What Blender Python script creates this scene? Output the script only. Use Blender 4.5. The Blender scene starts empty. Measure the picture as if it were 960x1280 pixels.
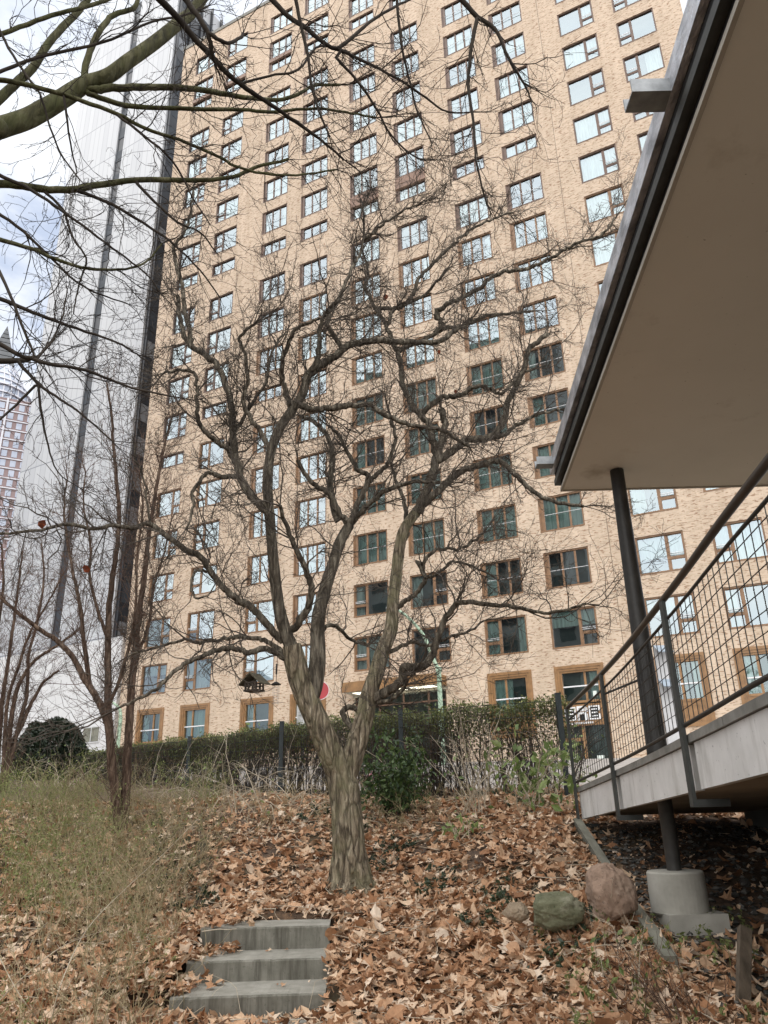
import bpy, math, random
import numpy as np
from mathutils import Vector, Matrix, noise as mnoise
R = random.Random(7)
NR = np.random.RandomState(7)
scene = bpy.context.scene
COL = scene.collection

# ------------------------------------------------------------------ camera
PITCH, ROLL, FPX = math.radians(21.165), math.radians(1.404), 961.0
_f = np.array([0, math.cos(PITCH), math.sin(PITCH)])
_u0 = np.array([0, -math.sin(PITCH), math.cos(PITCH)])
_x0 = np.array([1.0, 0, 0])
CX = math.cos(ROLL) * _x0 - math.sin(ROLL) * _u0
CU = math.cos(ROLL) * _u0 + math.sin(ROLL) * _x0
cd = bpy.data.cameras.new('camera')
cam = bpy.data.objects.new('camera', cd)
COL.objects.link(cam)
cd.sensor_fit = 'VERTICAL'
cd.sensor_height = 24.0
cd.lens = FPX / 1280.0 * 24.0
cd.clip_start = 0.05
cd.clip_end = 3000
M = Matrix.Identity(4)
for i in range(3):
    M[i][0], M[i][1], M[i][2] = CX[i], CU[i], -_f[i]
cam.matrix_world = M
scene.camera = cam

def ray(px, py):
    return _f + (px - 480) / FPX * CX - (py - 640) / FPX * CU
def at_y(px, py, y):           # point of that sight line lying y metres ahead
    d = ray(px, py)
    return d * (y / d[1])
def at_z(px, py, z):
    d = ray(px, py)
    return d * (z / d[2])

# ------------------------------------------------------------------ mesh helpers
class MB:
    def __init__(s):
        s.v = []; s.f = []; s.n = 0; s.mi = []; s.cv = []
    def add(s, v, f, mi=0, c=None):
        v = np.asarray(v, dtype=np.float64)
        s.v.append(v)
        f = np.asarray(f, dtype=np.int64)
        s.f.append(f + s.n)
        s.mi.append(np.full(len(f), mi, dtype=np.int32))
        if c is None: c = 0.5
        s.cv.append(np.broadcast_to(np.asarray(c, dtype=np.float32), (len(v),)).copy())
        s.n += len(v)
    def box(s, a, b, mi=0, c=None):
        x0, y0, z0 = a; x1, y1, z1 = b
        v = [(x0,y0,z0),(x1,y0,z0),(x1,y1,z0),(x0,y1,z0),(x0,y0,z1),(x1,y0,z1),(x1,y1,z1),(x0,y1,z1)]
        s.add(v, [(0,3,2,1),(4,5,6,7),(0,1,5,4),(1,2,6,5),(2,3,7,6),(3,0,4,7)], mi, c)
    def hexa(s, v, mi=0, c=None):
        s.add(v, [(0,3,2,1),(4,5,6,7),(0,1,5,4),(1,2,6,5),(2,3,7,6),(3,0,4,7)], mi, c)
    def quad(s, v, mi=0, c=None):
        s.add(v, [(0,1,2,3)], mi, c)
    def bar(s, p, q, w, h, mi=0, c=None, up=(0,0,1)):
        p = np.array(p, float); q = np.array(q, float)
        d = q - p; d /= np.linalg.norm(d)
        up = np.array(up, float)
        if abs(d @ up) > .98: up = np.array([0, 1.0, 0])
        a = np.cross(d, up); a /= np.linalg.norm(a); b = np.cross(a, d)
        a *= w / 2; b *= h / 2
        s.hexa([p-a-b, p+a-b, q+a-b, q-a-b, p-a+b, p+a+b, q+a+b, q-a+b], mi, c)
    def tube(s, pts, rad, n=6, mi=0, c=None, cap=True, wob=None):
        P = np.asarray(pts, float); k = len(P)
        r = np.broadcast_to(np.asarray(rad, float), (k,))
        T = np.empty_like(P)
        T[1:-1] = P[2:] - P[:-2] if k > 2 else T[1:-1]
        T[0] = P[1] - P[0]; T[-1] = P[-1] - P[-2]
        T /= np.maximum(np.linalg.norm(T, axis=1), 1e-9)[:, None]
        ref = np.array([0.31, 0.2, 1.0]) if abs(T[0] @ np.array([0.31,0.2,1.0])) < .95 else np.array([1.0, .1, 0])
        A = np.empty_like(P)
        a = ref - T[0] * (ref @ T[0]); a /= np.linalg.norm(a)
        for i in range(k):
            a = a - T[i] * (a @ T[i]); l = np.linalg.norm(a)
            a = a / l if l > 1e-6 else np.array([1.0, 0, 0])
            A[i] = a
        B = np.cross(T, A)
        th = np.arange(n) * (2 * math.pi / n)
        co, si = np.cos(th), np.sin(th)
        rr = r[:, None] * np.ones(n)[None, :]
        if wob is not None: rr = rr * wob
        V = P[:, None, :] + rr[:, :, None] * (co[None, :, None] * A[:, None, :] + si[None, :, None] * B[:, None, :])
        V = V.reshape(-1, 3)
        i0 = (np.arange(k - 1)[:, None] * n + np.arange(n)[None, :]).ravel()
        i1 = (np.arange(k - 1)[:, None] * n + (np.arange(n)[None, :] + 1) % n).ravel()
        F = np.stack([i0, i1, i1 + n, i0 + n], 1)
        s.add(V, F, mi, c)
        if cap and n >= 3 and n <= 64:
            s.poly(V[:n][::-1], mi, c); s.poly(V[-n:], mi, c)
    def poly(s, v, mi=0, c=None):
        v = np.asarray(v, float)
        m = v.mean(0)
        n = len(v)
        s.add(np.vstack([v, m]), [(i, (i + 1) % n, n, n) for i in range(n)], mi, c)
    def lathe(s, prof, n=24, center=(0,0,0), mi=0, c=None):
        th = np.arange(n) * 2 * math.pi / n
        V = np.array([[center[0] + r * math.cos(t), center[1] + r * math.sin(t), center[2] + z] for r, z in prof for t in th])
        F = []
        for j in range(len(prof) - 1):
            for i in range(n):
                F.append((j*n+i, j*n+(i+1) % n, (j+1)*n+(i+1) % n, (j+1)*n+i))
        s.add(V, F, mi, c)
        s.poly(V[-n:], mi, c); s.poly(V[:n][::-1], mi, c)
    def build(s, name, mats, parent=None, smooth=False, attr=False, origin=None):
        V = np.vstack(s.v)
        if origin is None and parent is not None and parent.type == 'EMPTY' and parent.rotation_euler.z == 0: origin = parent.location
        if origin is not None: V = V - np.array(origin)
        F = np.vstack([np.hstack([f, f[:, -1:]]) if f.shape[1] == 3 else f for f in s.f])
        mi = np.concatenate(s.mi)
        tri = F[:, 2] == F[:, 3]
        me = bpy.data.meshes.new(name)
        me.vertices.add(len(V))
        me.vertices.foreach_set('co', V.astype(np.float32).ravel())
        cnt = np.where(tri, 3, 4)
        start = np.concatenate([[0], np.cumsum(cnt)[:-1]])
        keep = np.ones(F.shape, bool); keep[tri, 3] = False
        loops = F[keep]
        me.loops.add(len(loops))
        me.loops.foreach_set('vertex_index', loops.astype(np.int32))
        me.polygons.add(len(F))
        me.polygons.foreach_set('loop_start', start.astype(np.int32))
        me.polygons.foreach_set('loop_total', cnt.astype(np.int32))
        if not isinstance(mats, (list, tuple)): mats = [mats]
        for m in mats: me.materials.append(m)
        me.polygons.foreach_set('material_index', mi)
        me.polygons.foreach_set('use_smooth', np.full(len(F), bool(smooth)))
        if attr:
            at = me.attributes.new('tone', 'FLOAT', 'POINT')
            at.data.foreach_set('value', np.concatenate(s.cv))
        me.update(calc_edges=True)
        me.validate()
        o = bpy.data.objects.new(name, me)
        COL.objects.link(o)
        if parent is not None: o.parent = parent
        return o

def tag(o, label=None, cat=None, group=None, kind=None):
    if label: o['label'] = label
    if cat: o['category'] = cat
    if group: o['group'] = group
    if kind: o['kind'] = kind
    return o
def empty(name, loc=(0,0,0), rz=0, **kw):
    o = bpy.data.objects.new(name, None)
    COL.objects.link(o)
    o.location = loc; o.rotation_euler = (0, 0, rz)
    o.empty_display_size = .2
    return tag(o, **kw)
def catmull(P, per=6):
    P = np.asarray(P, float)
    if len(P) < 3: 
        t = np.linspace(0, 1, per + 1)[:, None]
        return P[0] * (1 - t) + P[1] * t
    Q = np.vstack([2 * P[0] - P[1], P, 2 * P[-1] - P[-2]])
    out = []
    for i in range(1, len(Q) - 2):
        p0, p1, p2, p3 = Q[i-1], Q[i], Q[i+1], Q[i+2]
        for k in range(per):
            t = k / per
            out.append(.5 * ((2*p1) + (-p0+p2)*t + (2*p0-5*p1+4*p2-p3)*t*t + (-p0+3*p1-3*p2+p3)*t**3))
    out.append(P[-1])
    return np.array(out)

# ------------------------------------------------------------------ materials
def new_mat(name):
    m = bpy.data.materials.new(name); m.use_nodes = True
    nt = m.node_tree
    return m, nt, nt.nodes['Principled BSDF']
def nd(nt, typ, **kw):
    n = nt.nodes.new(typ)
    for k, v in kw.items():
        if k.startswith('i_'):
            key = k[2:]
            n.inputs[int(key) if key.isdigit() else key.replace('_', ' ')].default_value = v
        else: setattr(n, k, v)
    return n
def ramp(nt, src, stops, interp='LINEAR'):
    r = nt.nodes.new('ShaderNodeValToRGB')
    r.color_ramp.interpolation = interp
    e = r.color_ramp.elements
    while len(e) < len(stops): e.new(.5)
    for i, (p, c) in enumerate(stops):
        e[i].position = p; e[i].color = (c[0], c[1], c[2], 1) if len(c) == 3 else c
    nt.links.new(src, r.inputs[0])
    return r.outputs[0]
def coords(nt, scale=(1,1,1), kind='Object'):
    tc = nt.nodes.new('ShaderNodeTexCoord')
    mp = nt.nodes.new('ShaderNodeMapping')
    mp.inputs['Scale'].default_value = scale
    nt.links.new(tc.outputs[kind], mp.inputs[0])
    return mp.outputs[0]
def noise(nt, vec, scale, detail=5, rough=.6, out='Fac'):
    n = nd(nt, 'ShaderNodeTexNoise', i_Scale=scale, i_Detail=detail, i_Roughness=rough)
    nt.links.new(vec, n.inputs['Vector'])
    return n.outputs[out]
def mix(nt, fac, a, b, mode='MIX'):
    m = nt.nodes.new('ShaderNodeMix'); m.data_type = 'RGBA'; m.blend_type = mode
    for s, v in ((m.inputs[0], fac), (m.inputs[6], a), (m.inputs[7], b)):
        if hasattr(v, 'is_linked') or hasattr(v, 'links'): nt.links.new(v, s)
        else: s.default_value = v if not isinstance(v, tuple) or len(v) == 4 else (*v, 1)
    return m.outputs[2]
def math_(nt, op, a, b=0.0, c=None):
    m = nt.nodes.new('ShaderNodeMath'); m.operation = op
    for s, v in zip(m.inputs, (a, b, c if c is not None else 0.0)):
        if hasattr(v, 'links'): nt.links.new(v, s)
        else: s.default_value = v
    return m.outputs[0]
def bump(nt, bsdf, h, strength=.4, dist=.01):
    b = nt.nodes.new('ShaderNodeBump')
    b.inputs['Strength'].default_value = strength; b.inputs['Distance'].default_value = dist
    nt.links.new(h, b.inputs['Height']); nt.links.new(b.outputs[0], bsdf.inputs['Normal'])
def noisy(name, c0, c1, scale=6, rough=.8, metal=0.0, stretch=(1,1,1), bmp=0.0, bscale=None, bdist=.01, lo=.3, hi=.7, spec=None):
    m, nt, b = new_mat(name)
    v = coords(nt, stretch)
    n = noise(nt, v, scale)
    nt.links.new(ramp(nt, n, [(lo, c0), (hi, c1)]), b.inputs['Base Color'])
    b.inputs['Roughness'].default_value = rough
    b.inputs['Metallic'].default_value = metal
    if spec is not None: b.inputs['Specular IOR Level'].default_value = spec
    if bmp:
        bump(nt, b, noise(nt, v, bscale or scale * 3, 6, .7), bmp, bdist)
    return m
def toned(name, stops, rough=.8, spec=.25, transl=0.0, interp='LINEAR', bmp=0):
    m, nt, b = new_mat(name)
    a = nd(nt, 'ShaderNodeAttribute', attribute_name='tone')
    c = ramp(nt, a.outputs['Fac'], stops, interp)
    nz = noise(nt, coords(nt), 35, 3)
    c = mix(nt, .35, c, mix(nt, 1.0, c, ramp(nt, nz, [(.3, (.45,.45,.45)), (.7, (1.3,1.3,1.3))]), 'MULTIPLY'))
    nt.links.new(c, b.inputs['Base Color'])
    b.inputs['Roughness'].default_value = rough
    b.inputs['Specular IOR Level'].default_value = spec
    if transl:
        t = nd(nt, 'ShaderNodeBsdfTranslucent'); nt.links.new(c, t.inputs['Color'])
        ms = nd(nt, 'ShaderNodeMixShader', i_0=transl)
        nt.links.new(b.outputs[0], ms.inputs[1]); nt.links.new(t.outputs[0], ms.inputs[2])
        nt.links.new(ms.outputs[0], nt.nodes['Material Output'].inputs['Surface'])
    return m

MT = {}
def make_brick():
    m, nt, b = new_mat('brick')
    tc = nt.nodes.new('ShaderNodeTexCoord')
    sx = nt.nodes.new('ShaderNodeSeparateXYZ'); nt.links.new(tc.outputs['Object'], sx.inputs[0])
    cx = nt.nodes.new('ShaderNodeCombineXYZ')
    xy = math_(nt, 'ADD', sx.outputs[0], sx.outputs[1])
    nt.links.new(xy, cx.inputs[0]); nt.links.new(sx.outputs[2], cx.inputs[1])
    br = nd(nt, 'ShaderNodeTexBrick', i_Scale=1.0)
    br.inputs['Color1'].default_value = (.63, .50, .375, 1)
    br.inputs['Color2'].default_value = (.455, .345, .25, 1)
    br.inputs['Mortar'].default_value = (.62, .535, .435, 1)
    br.inputs['Mortar Size'].default_value = .007
    br.inputs['Mortar Smooth'].default_value = .3
    br.inputs['Bias'].default_value = -.35
    br.inputs['Brick Width'].default_value = .25
    br.inputs['Row Height'].default_value = .0815
    nt.links.new(cx.outputs[0], br.inputs['Vector'])
    # single burnt bricks: one value per brick cell
    mp = nd(nt, 'ShaderNodeMapping'); mp.inputs['Scale'].default_value = (4.1, 12.27, 1)
    nt.links.new(cx.outputs[0], mp.inputs[0])
    nz = noise(nt, mp.outputs[0], 1.0, 1.5, .6)
    c = mix(nt, ramp(nt, nz, [(.56, (0,0,0)), (.64, (.85,.85,.85))]), br.outputs['Color'], (.30, .18, .11))
    nz2 = noise(nt, mp.outputs[0], .43, 2, .5)
    c = mix(nt, ramp(nt, nz2, [(.62, (0,0,0)), (.72, (.5,.5,.5))]), c, (.72, .58, .42))
    big = noise(nt, cx.outputs[0], .35, 4, .6)
    c = mix(nt, .5, c, ramp(nt, big, [(.3, (.82,.80,.77)), (.7, (1.08,1.06,1.05))]), 'MULTIPLY')
    mp3 = nd(nt, 'ShaderNodeMapping'); mp3.inputs['Scale'].default_value = (1.6, .11, 1); nt.links.new(cx.outputs[0], mp3.inputs[0])
    c = mix(nt, .6, c, ramp(nt, noise(nt, mp3.outputs[0], 1.0, 5, .65), [(.32, (.80,.77,.73)), (.6, (1.05,1.05,1.05))]), 'MULTIPLY')
    nt.links.new(c, b.inputs['Base Color'])
    b.inputs['Roughness'].default_value = .9
    bump(nt, b, br.outputs['Fac'], -.5, .01)
    return m
MT['brick'] = make_brick()
def metal_col(name, col, rough=.45, spec=.5, var=.25):
    lo = tuple(c * (1 - var) for c in col); hi = tuple(c * (1 + var) for c in col)
    return noisy(name, lo, hi, 3.0, rough, spec=spec)
MT['frame_dark'] = metal_col('brown_metal', (.125, .072, .048))
MT['frame_mid'] = metal_col('mid_brown_metal', (.225, .125, .062))
MT['frame_ochre'] = metal_col('ochre_metal', (.275, .15, .062), .4)
MT['spandrel'] = metal_col('spandrel_metal', (.22, .125, .08), .5)
MT['white_bar'] = noisy('white_bar', (.7,.7,.7), (.8,.8,.8), 3, .4)
def glass(name, refl, tint, fac):
    m, nt, b = new_mat(name)
    nt.nodes.remove(b)
    g = nd(nt, 'ShaderNodeBsdfGlossy', i_Roughness=.015); g.inputs['Color'].default_value = (*refl, 1)
    # panes are never perfectly flat
    v = coords(nt, (1,1,1))
    bm = nt.nodes.new('ShaderNodeBump'); bm.inputs['Strength'].default_value = .03; bm.inputs['Distance'].default_value = .05
    nt.links.new(noise(nt, v, 1.3, 1), bm.inputs['Height']); nt.links.new(bm.outputs[0], g.inputs['Normal'])
    t = nd(nt, 'ShaderNodeBsdfTransparent'); t.inputs['Color'].default_value = (*tint, 1)
    fr = nd(nt, 'ShaderNodeLayerWeight', i_Blend=.35)
    fc = math_(nt, 'MULTIPLY_ADD', fr.outputs['Fresnel'], .75, fac)
    ms = nd(nt, 'ShaderNodeMixShader')
    nt.links.new(fc, ms.inputs[0]); nt.links.new(t.outputs[0], ms.inputs[1]); nt.links.new(g.outputs[0], ms.inputs[2])
    nt.links.new(ms.outputs[0], nt.nodes['Material Output'].inputs['Surface'])
    return m
MT['glass'] = glass('window_glass', (.84,.95,1.0), (.74,.84,.82), .24)
MT['glass_low'] = glass('street_glass', (.8,.93,.95), (.65,.78,.76), .14)
def curtain_mat(name, c):
    m, nt, b = new_mat(name)
    v = coords(nt, (7,7,.6)); n = noise(nt, v, 1.0, 3)
    nt.links.new(ramp(nt, n, [(.3, tuple(x*.55 for x in c)), (.7, c)]), b.inputs['Base Color'])
    b.inputs['Roughness'].default_value = .95
    return m
MT['curtain'] = curtain_mat('pale_curtain', (.78,.82,.78))
MT['curtain_green'] = curtain_mat('green_curtain', (.58,.70,.65))
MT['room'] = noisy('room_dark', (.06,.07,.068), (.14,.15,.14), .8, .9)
MT['concrete'] = noisy('concrete', (.27,.26,.22), (.42,.40,.35), 4, .9, bmp=.25, bscale=30)
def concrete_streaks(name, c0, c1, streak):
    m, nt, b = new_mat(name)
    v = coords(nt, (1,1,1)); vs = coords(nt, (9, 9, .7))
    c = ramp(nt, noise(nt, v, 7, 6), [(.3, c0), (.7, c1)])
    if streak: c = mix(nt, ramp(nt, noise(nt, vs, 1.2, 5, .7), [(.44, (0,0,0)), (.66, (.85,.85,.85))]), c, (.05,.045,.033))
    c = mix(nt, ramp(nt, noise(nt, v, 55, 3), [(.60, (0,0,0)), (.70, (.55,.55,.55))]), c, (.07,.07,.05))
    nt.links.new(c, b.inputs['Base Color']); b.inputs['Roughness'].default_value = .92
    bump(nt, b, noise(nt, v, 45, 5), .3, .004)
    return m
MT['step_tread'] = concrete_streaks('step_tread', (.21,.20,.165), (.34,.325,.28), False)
MT['step'] = concrete_streaks('shaded_grimy_riser', (.13,.125,.10), (.22,.21,.175), True)  # base darker than the treads to imitate top light; streaks are grime
def stained_white():
    m, nt, b = new_mat('deck_concrete')
    v = coords(nt); vs = coords(nt, (3,3,.5))
    c = ramp(nt, noise(nt, v, 2.5, 6), [(.3, (.60,.59,.56)), (.65, (.78,.765,.735))])
    c = mix(nt, ramp(nt, noise(nt, vs, 3, 5), [(.52, (0,0,0)), (.75, (.55,.55,.55))]), c, (.30,.28,.235))
    c = mix(nt, ramp(nt, noise(nt, v, 26, 3), [(.66, (0,0,0)), (.72, (.6,.6,.6))]), c, (.14,.135,.12))
    nt.links.new(c, b.inputs['Base Color']); b.inputs['Roughness'].default_value = .85
    bump(nt, b, noise(nt, v, 30, 5), .15, .005)
    return m
MT['deck_white'] = stained_white()
MT['coping'] = noisy('coping_stone', (.17,.165,.145), (.30,.29,.26), 6, .9, bmp=.3, bscale=40)
def soffit_mat():
    m, nt, b = new_mat('soffit_plaster')
    v = coords(nt)
    c = ramp(nt, noise(nt, v, .9, 4), [(.3, (.76,.725,.65)), (.7, (.82,.785,.71))])
    c = mix(nt, ramp(nt, noise(nt, v, 1.7, 6, .7), [(.60, (0,0,0)), (.78, (.35,.35,.35))]), c, (.36,.30,.21))
    ds = nt.nodes.new('ShaderNodeVectorMath'); ds.operation = 'DISTANCE'
    nt.links.new(v, ds.inputs[0]); ds.inputs[1].default_value = (-.16, .05, 3.8)
    dn = math_(nt, 'ADD', ds.outputs['Value'], math_(nt, 'MULTIPLY', noise(nt, v, 6, 5), .35))
    c = mix(nt, ramp(nt, dn, [(.20, (.55,.55,.55)), (.36, (0,0,0))]), c, (.30,.235,.15))
    c = mix(nt, ramp(nt, noise(nt, v, 34, 2), [(.74, (0,0,0)), (.76, (.6,.6,.6))]), c, (.3,.26,.2))
    nt.links.new(c, b.inputs['Base Color']); b.inputs['Roughness'].default_value = .9
    bump(nt, b, noise(nt, v, 60, 3), .05, .003)
    return m
MT['soffit'] = soffit_mat()
MT['steel_dark'] = noisy('painted_steel', (.022,.021,.019), (.045,.042,.037), 9, .5, spec=.4, bmp=.05, bscale=60)
MT['steel_green'] = noisy('grey_green_steel', (.032,.035,.032), (.06,.062,.056), 7, .5, spec=.4, bmp=.05, bscale=60)
MT['rail_brown'] = noisy('handrail_brown', (.035,.026,.02), (.06,.046,.035), 9, .4, spec=.5)
MT['zinc'] = noisy('zinc_sheet', (.30,.32,.35), (.72,.74,.78), 7, .33, metal=.7, stretch=(1,.6,1), bmp=.6, bscale=9, bdist=.03, lo=.38, hi=.62)
MT['galv'] = noisy('galvanised', (.20,.21,.215), (.34,.355,.36), 14, .5, metal=.3)
MT['black'] = noisy('black_parts_and_shade', (.006,.006,.006), (.012,.012,.012), 9, .8)
def bark_mat(name, c0, c1, c2, sc=1.0, green=None, crack=.75):
    m, nt, b = new_mat(name)
    v2 = coords(nt)
    v = coords(nt, (22*sc, 22*sc, 4.2*sc))
    # wander the coordinates so that ridges fork and rejoin
    wn = nd(nt, 'ShaderNodeTexNoise', i_Scale=.55, i_Detail=3.0); nt.links.new(v, wn.inputs['Vector'])
    va = nt.nodes.new('ShaderNodeVectorMath'); va.operation = 'MULTIPLY_ADD'
    nt.links.new(wn.outputs['Color'], va.inputs[0]); va.inputs[1].default_value = (2.2, 2.2, 2.2); nt.links.new(v, va.inputs[2])
    n = noise(nt, va.outputs[0], 1.0, 8, .7)
    vo = nd(nt, 'ShaderNodeTexVoronoi', feature='DISTANCE_TO_EDGE', i_Scale=.62); nt.links.new(va.outputs[0], vo.inputs['Vector'])
    c = ramp(nt, n, [(.34, c0), (.5, c1), (.66, c2)])
    ck = ramp(nt, vo.outputs['Distance'], [(.0, (1,1,1)), (.16, (0,0,0))])
    c = mix(nt, math_(nt, 'MULTIPLY', ck, crack), c, tuple(x * .35 for x in c0))
    if green:
        c = mix(nt, ramp(nt, noise(nt, v2, 5, 4), [(.45, (0,0,0)), (.68, (.7,.7,.7))]), c, green)
    nt.links.new(c, b.inputs['Base Color']); b.inputs['Roughness'].default_value = .92
    b.inputs['Specular IOR Level'].default_value = .2
    h = math_(nt, 'ADD', math_(nt, 'MULTIPLY', math_(nt, 'MINIMUM', vo.outputs['Distance'], .3), 2.2), math_(nt, 'MULTIPLY', n, .8))
    bump(nt, b, h, 1.0, .035)
    return m
MT['bark'] = bark_mat('fissured_bark', (.06,.046,.032), (.24,.195,.135), (.45,.39,.285), 1.0, (.20,.185,.105))
MT['limb'] = bark_mat('limb_bark', (.034,.028,.022), (.12,.10,.074), (.29,.255,.195), .8, None, .5)
MT['twig'] = noisy('twig_bark', (.040,.033,.027), (.125,.105,.085), 3, .9, spec=.2)
MT['olive_bark'] = bark_mat('olive_bark', (.028,.026,.012), (.075,.07,.032), (.14,.13,.075), .5, (.075,.08,.03), .25)
MT['dark_twig'] = noisy('dark_twig', (.018,.014,.011), (.05,.04,.03), 3, .9, spec=.2)
MT['red_twig'] = noisy('reddish_twig', (.055,.033,.024), (.15,.10,.075), 3, .9, spec=.2)
MT['red_bark'] = bark_mat('reddish_bark', (.04,.027,.02), (.12,.078,.055), (.25,.18,.13), .9, None, .4)
MT['pale_cane'] = noisy('pale_cane', (.30,.25,.18), (.56,.49,.38), 3, .85, spec=.2)
MT['leaf_litter'] = toned('fallen_leaf', [(0, (.055,.028,.016)), (.16, (.17,.082,.04)), (.36, (.38,.195,.098)), (.55, (.52,.315,.185)), (.76, (.64,.455,.30)), (1, (.73,.61,.48))], .75, .3, .12)
MT['hedge_leaf'] = toned('hedge_leaf', [(0, (.045,.032,.016)), (.22, (.085,.075,.028)), (.5, (.10,.125,.038)), (.8, (.18,.20,.065)), (1, (.28,.28,.10))], .6, .35, .15)
MT['hedge_stem'] = noisy('hedge_stem', (.03,.021,.015), (.085,.062,.045), 5, .9)
MT['dark_leaf'] = toned('dark_leaf', [(0, (.008,.014,.007)), (.6, (.022,.036,.017)), (1, (.055,.08,.04))], .45, .4, .1)
MT['shrub_leaf'] = toned('shrub_leaf', [(0, (.02,.04,.012)), (.5, (.055,.10,.03)), (1, (.13,.19,.06))], .45, .4, .2)
MT['light_leaf'] = toned('light_leaf', [(0, (.09,.13,.04)), (.5, (.17,.24,.07)), (1, (.30,.37,.14))], .5, .4, .3)
MT['weed'] = toned('weed', [(0, (.12,.095,.05)), (.35, (.21,.175,.09)), (.65, (.31,.26,.145)), (1, (.48,.40,.26))], .9, .15, .2)
MT['weed_green'] = toned('weed_green', [(0, (.06,.085,.025)), (.5, (.17,.20,.07)), (1, (.33,.35,.15))], .8, .2, .25)
MT['pink'] = toned('pink_petal', [(0, (.55,.12,.18)), (1, (.85,.45,.50))], .7, .2, .2)
# ------------------------------------------------------------------ sky and light
SUN_EL, SUN_AZ = math.radians(56), math.radians(196)      # azimuth clockwise from +Y: behind the viewer, to the left
w = bpy.data.worlds.new('World'); scene.world = w; w.use_nodes = True
nt = w.node_tree
bg = nt.nodes['Background']
sky = nt.nodes.new('ShaderNodeTexSky'); sky.sky_type = 'NISHITA'; sky.sun_disc = False
sky.sun_elevation = SUN_EL; sky.sun_rotation = SUN_AZ
sky.air_density = 1.0; sky.dust_density = 2.0
tc = nt.nodes.new('ShaderNodeTexCoord')
mp = nt.nodes.new('ShaderNodeMapping'); mp.inputs['Scale'].default_value = (1.3, 1.3, 2.6); mp.inputs['Location'].default_value = (.35, .1, .2)
nt.links.new(tc.outputs['Generated'], mp.inputs[0])
cl = noise(nt, mp.outputs[0], 2.1, 8, .58)
cover = ramp(nt, cl, [(.30, (.72,.72,.72)), (.46, (1,1,1))])
cl2 = noise(nt, mp.outputs[0], 4.2, 6, .6)
white = ramp(nt, cl2, [(.34, (3.3,3.7,4.5)), (.60, (5.2,5.35,5.6))])
skyc = mix(nt, cover, sky.outputs[0], white)
nt.links.new(skyc, bg.inputs['Color'])
bg.inputs['Strength'].default_value = .07
sd = bpy.data.lights.new('sun', 'SUN'); sd.energy = 1.5; sd.angle = math.radians(120); sd.color = (1.0, .965, .92)
so = bpy.data.objects.new('sun', sd); COL.objects.link(so)
so.rotation_euler = (math.pi / 2 - SUN_EL, 0, -SUN_AZ + math.pi)
# a lamp points down its -Z: aim it from the sun's place
sv = Vector((math.sin(SUN_AZ) * math.cos(SUN_EL), math.cos(SUN_AZ) * math.cos(SUN_EL), math.sin(SUN_EL)))
so.rotation_euler = (-sv).to_track_quat('-Z', 'Y').to_euler()
vs = scene.view_settings
scene.display_settings.display_device = 'sRGB'
vs.view_transform = 'Standard'; vs.look = 'None'; vs.gamma = 1.0; vs.use_curve_mapping = False
vs.exposure = 1.66
scene.cycles.max_bounces = 8; scene.cycles.transparent_max_bounces = 12
scene.cycles.use_denoising = True

# ------------------------------------------------------------------ brick apartment building
STREET = 1.16
AZ = math.radians(27.1966)
apt = empty('apartment_building', (0, 40, STREET), -AZ,
            label='tall tan brick apartment block with rows of brown framed windows', cat='apartment building')
def BV(u, w_, v): return (u, -w_, v - STREET)      # u along the facade, w out of it, v above the viewer's eye
ROOF = 63.0
UL, UR = -18.75, 20.0
cols = {'A': (-17.15, -15.08, 'M'), 'B': (-13.75, -11.63, 'N'), 'C': (-9.35, -7.17, 'N'), 'D': (-6.0, -3.78, 'T'),
        'E': (-2.0, .16, 'N'), 'F': (1.43, 3.58, 'M'), 'G': (5.42, 7.56, 'N'), 'H': (8.71, 10.92, 'M'),
        'J': (13.11, 15.24, 'M'), 'K': (16.4, 18.52, 'N')}
def row_span(c, r):
    top = 8.66 + (14 - r) * 2.9 + (0.0 if r > 3 else .1)
    if r == 15: return None
    h = 1.96 if r < 10 else 1.84
    b = top - h
    short = False
    if c in 'ABCDEFGH' and r in (4, -2):
        top = 37.78 if r == 4 else 55.75; b = top - 1.1; short = True
    if (c in 'BC' and r == 8): top = 25.9; b = 24.92; short = True
    if c == 'A' and r == 9: top = 23.0; b = 22.0; short = True
    if c == 'K' and r == 12: b = 13.15
    return top, b, short
wins = []       # (col, row, u0, u1, v0, v1, kind, short)
for c, (u0, u1, k) in cols.items():
    for r in range(-4, 15):
        t, b, sh = row_span(c, r)
        if t > ROOF - .8: continue
        kind = k
        if c in 'CDEFGH' and r < 13: kind = 'T'
        if c in 'GH' and r == 13: kind = 'T'
        wins.append((c, r, u0, u1, b, t, kind, sh))
ground = []
for c, (u0, u1, k) in cols.items():
    if c in 'EF': continue
    ground.append((c, u0 - .03, u1 + .03))
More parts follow.
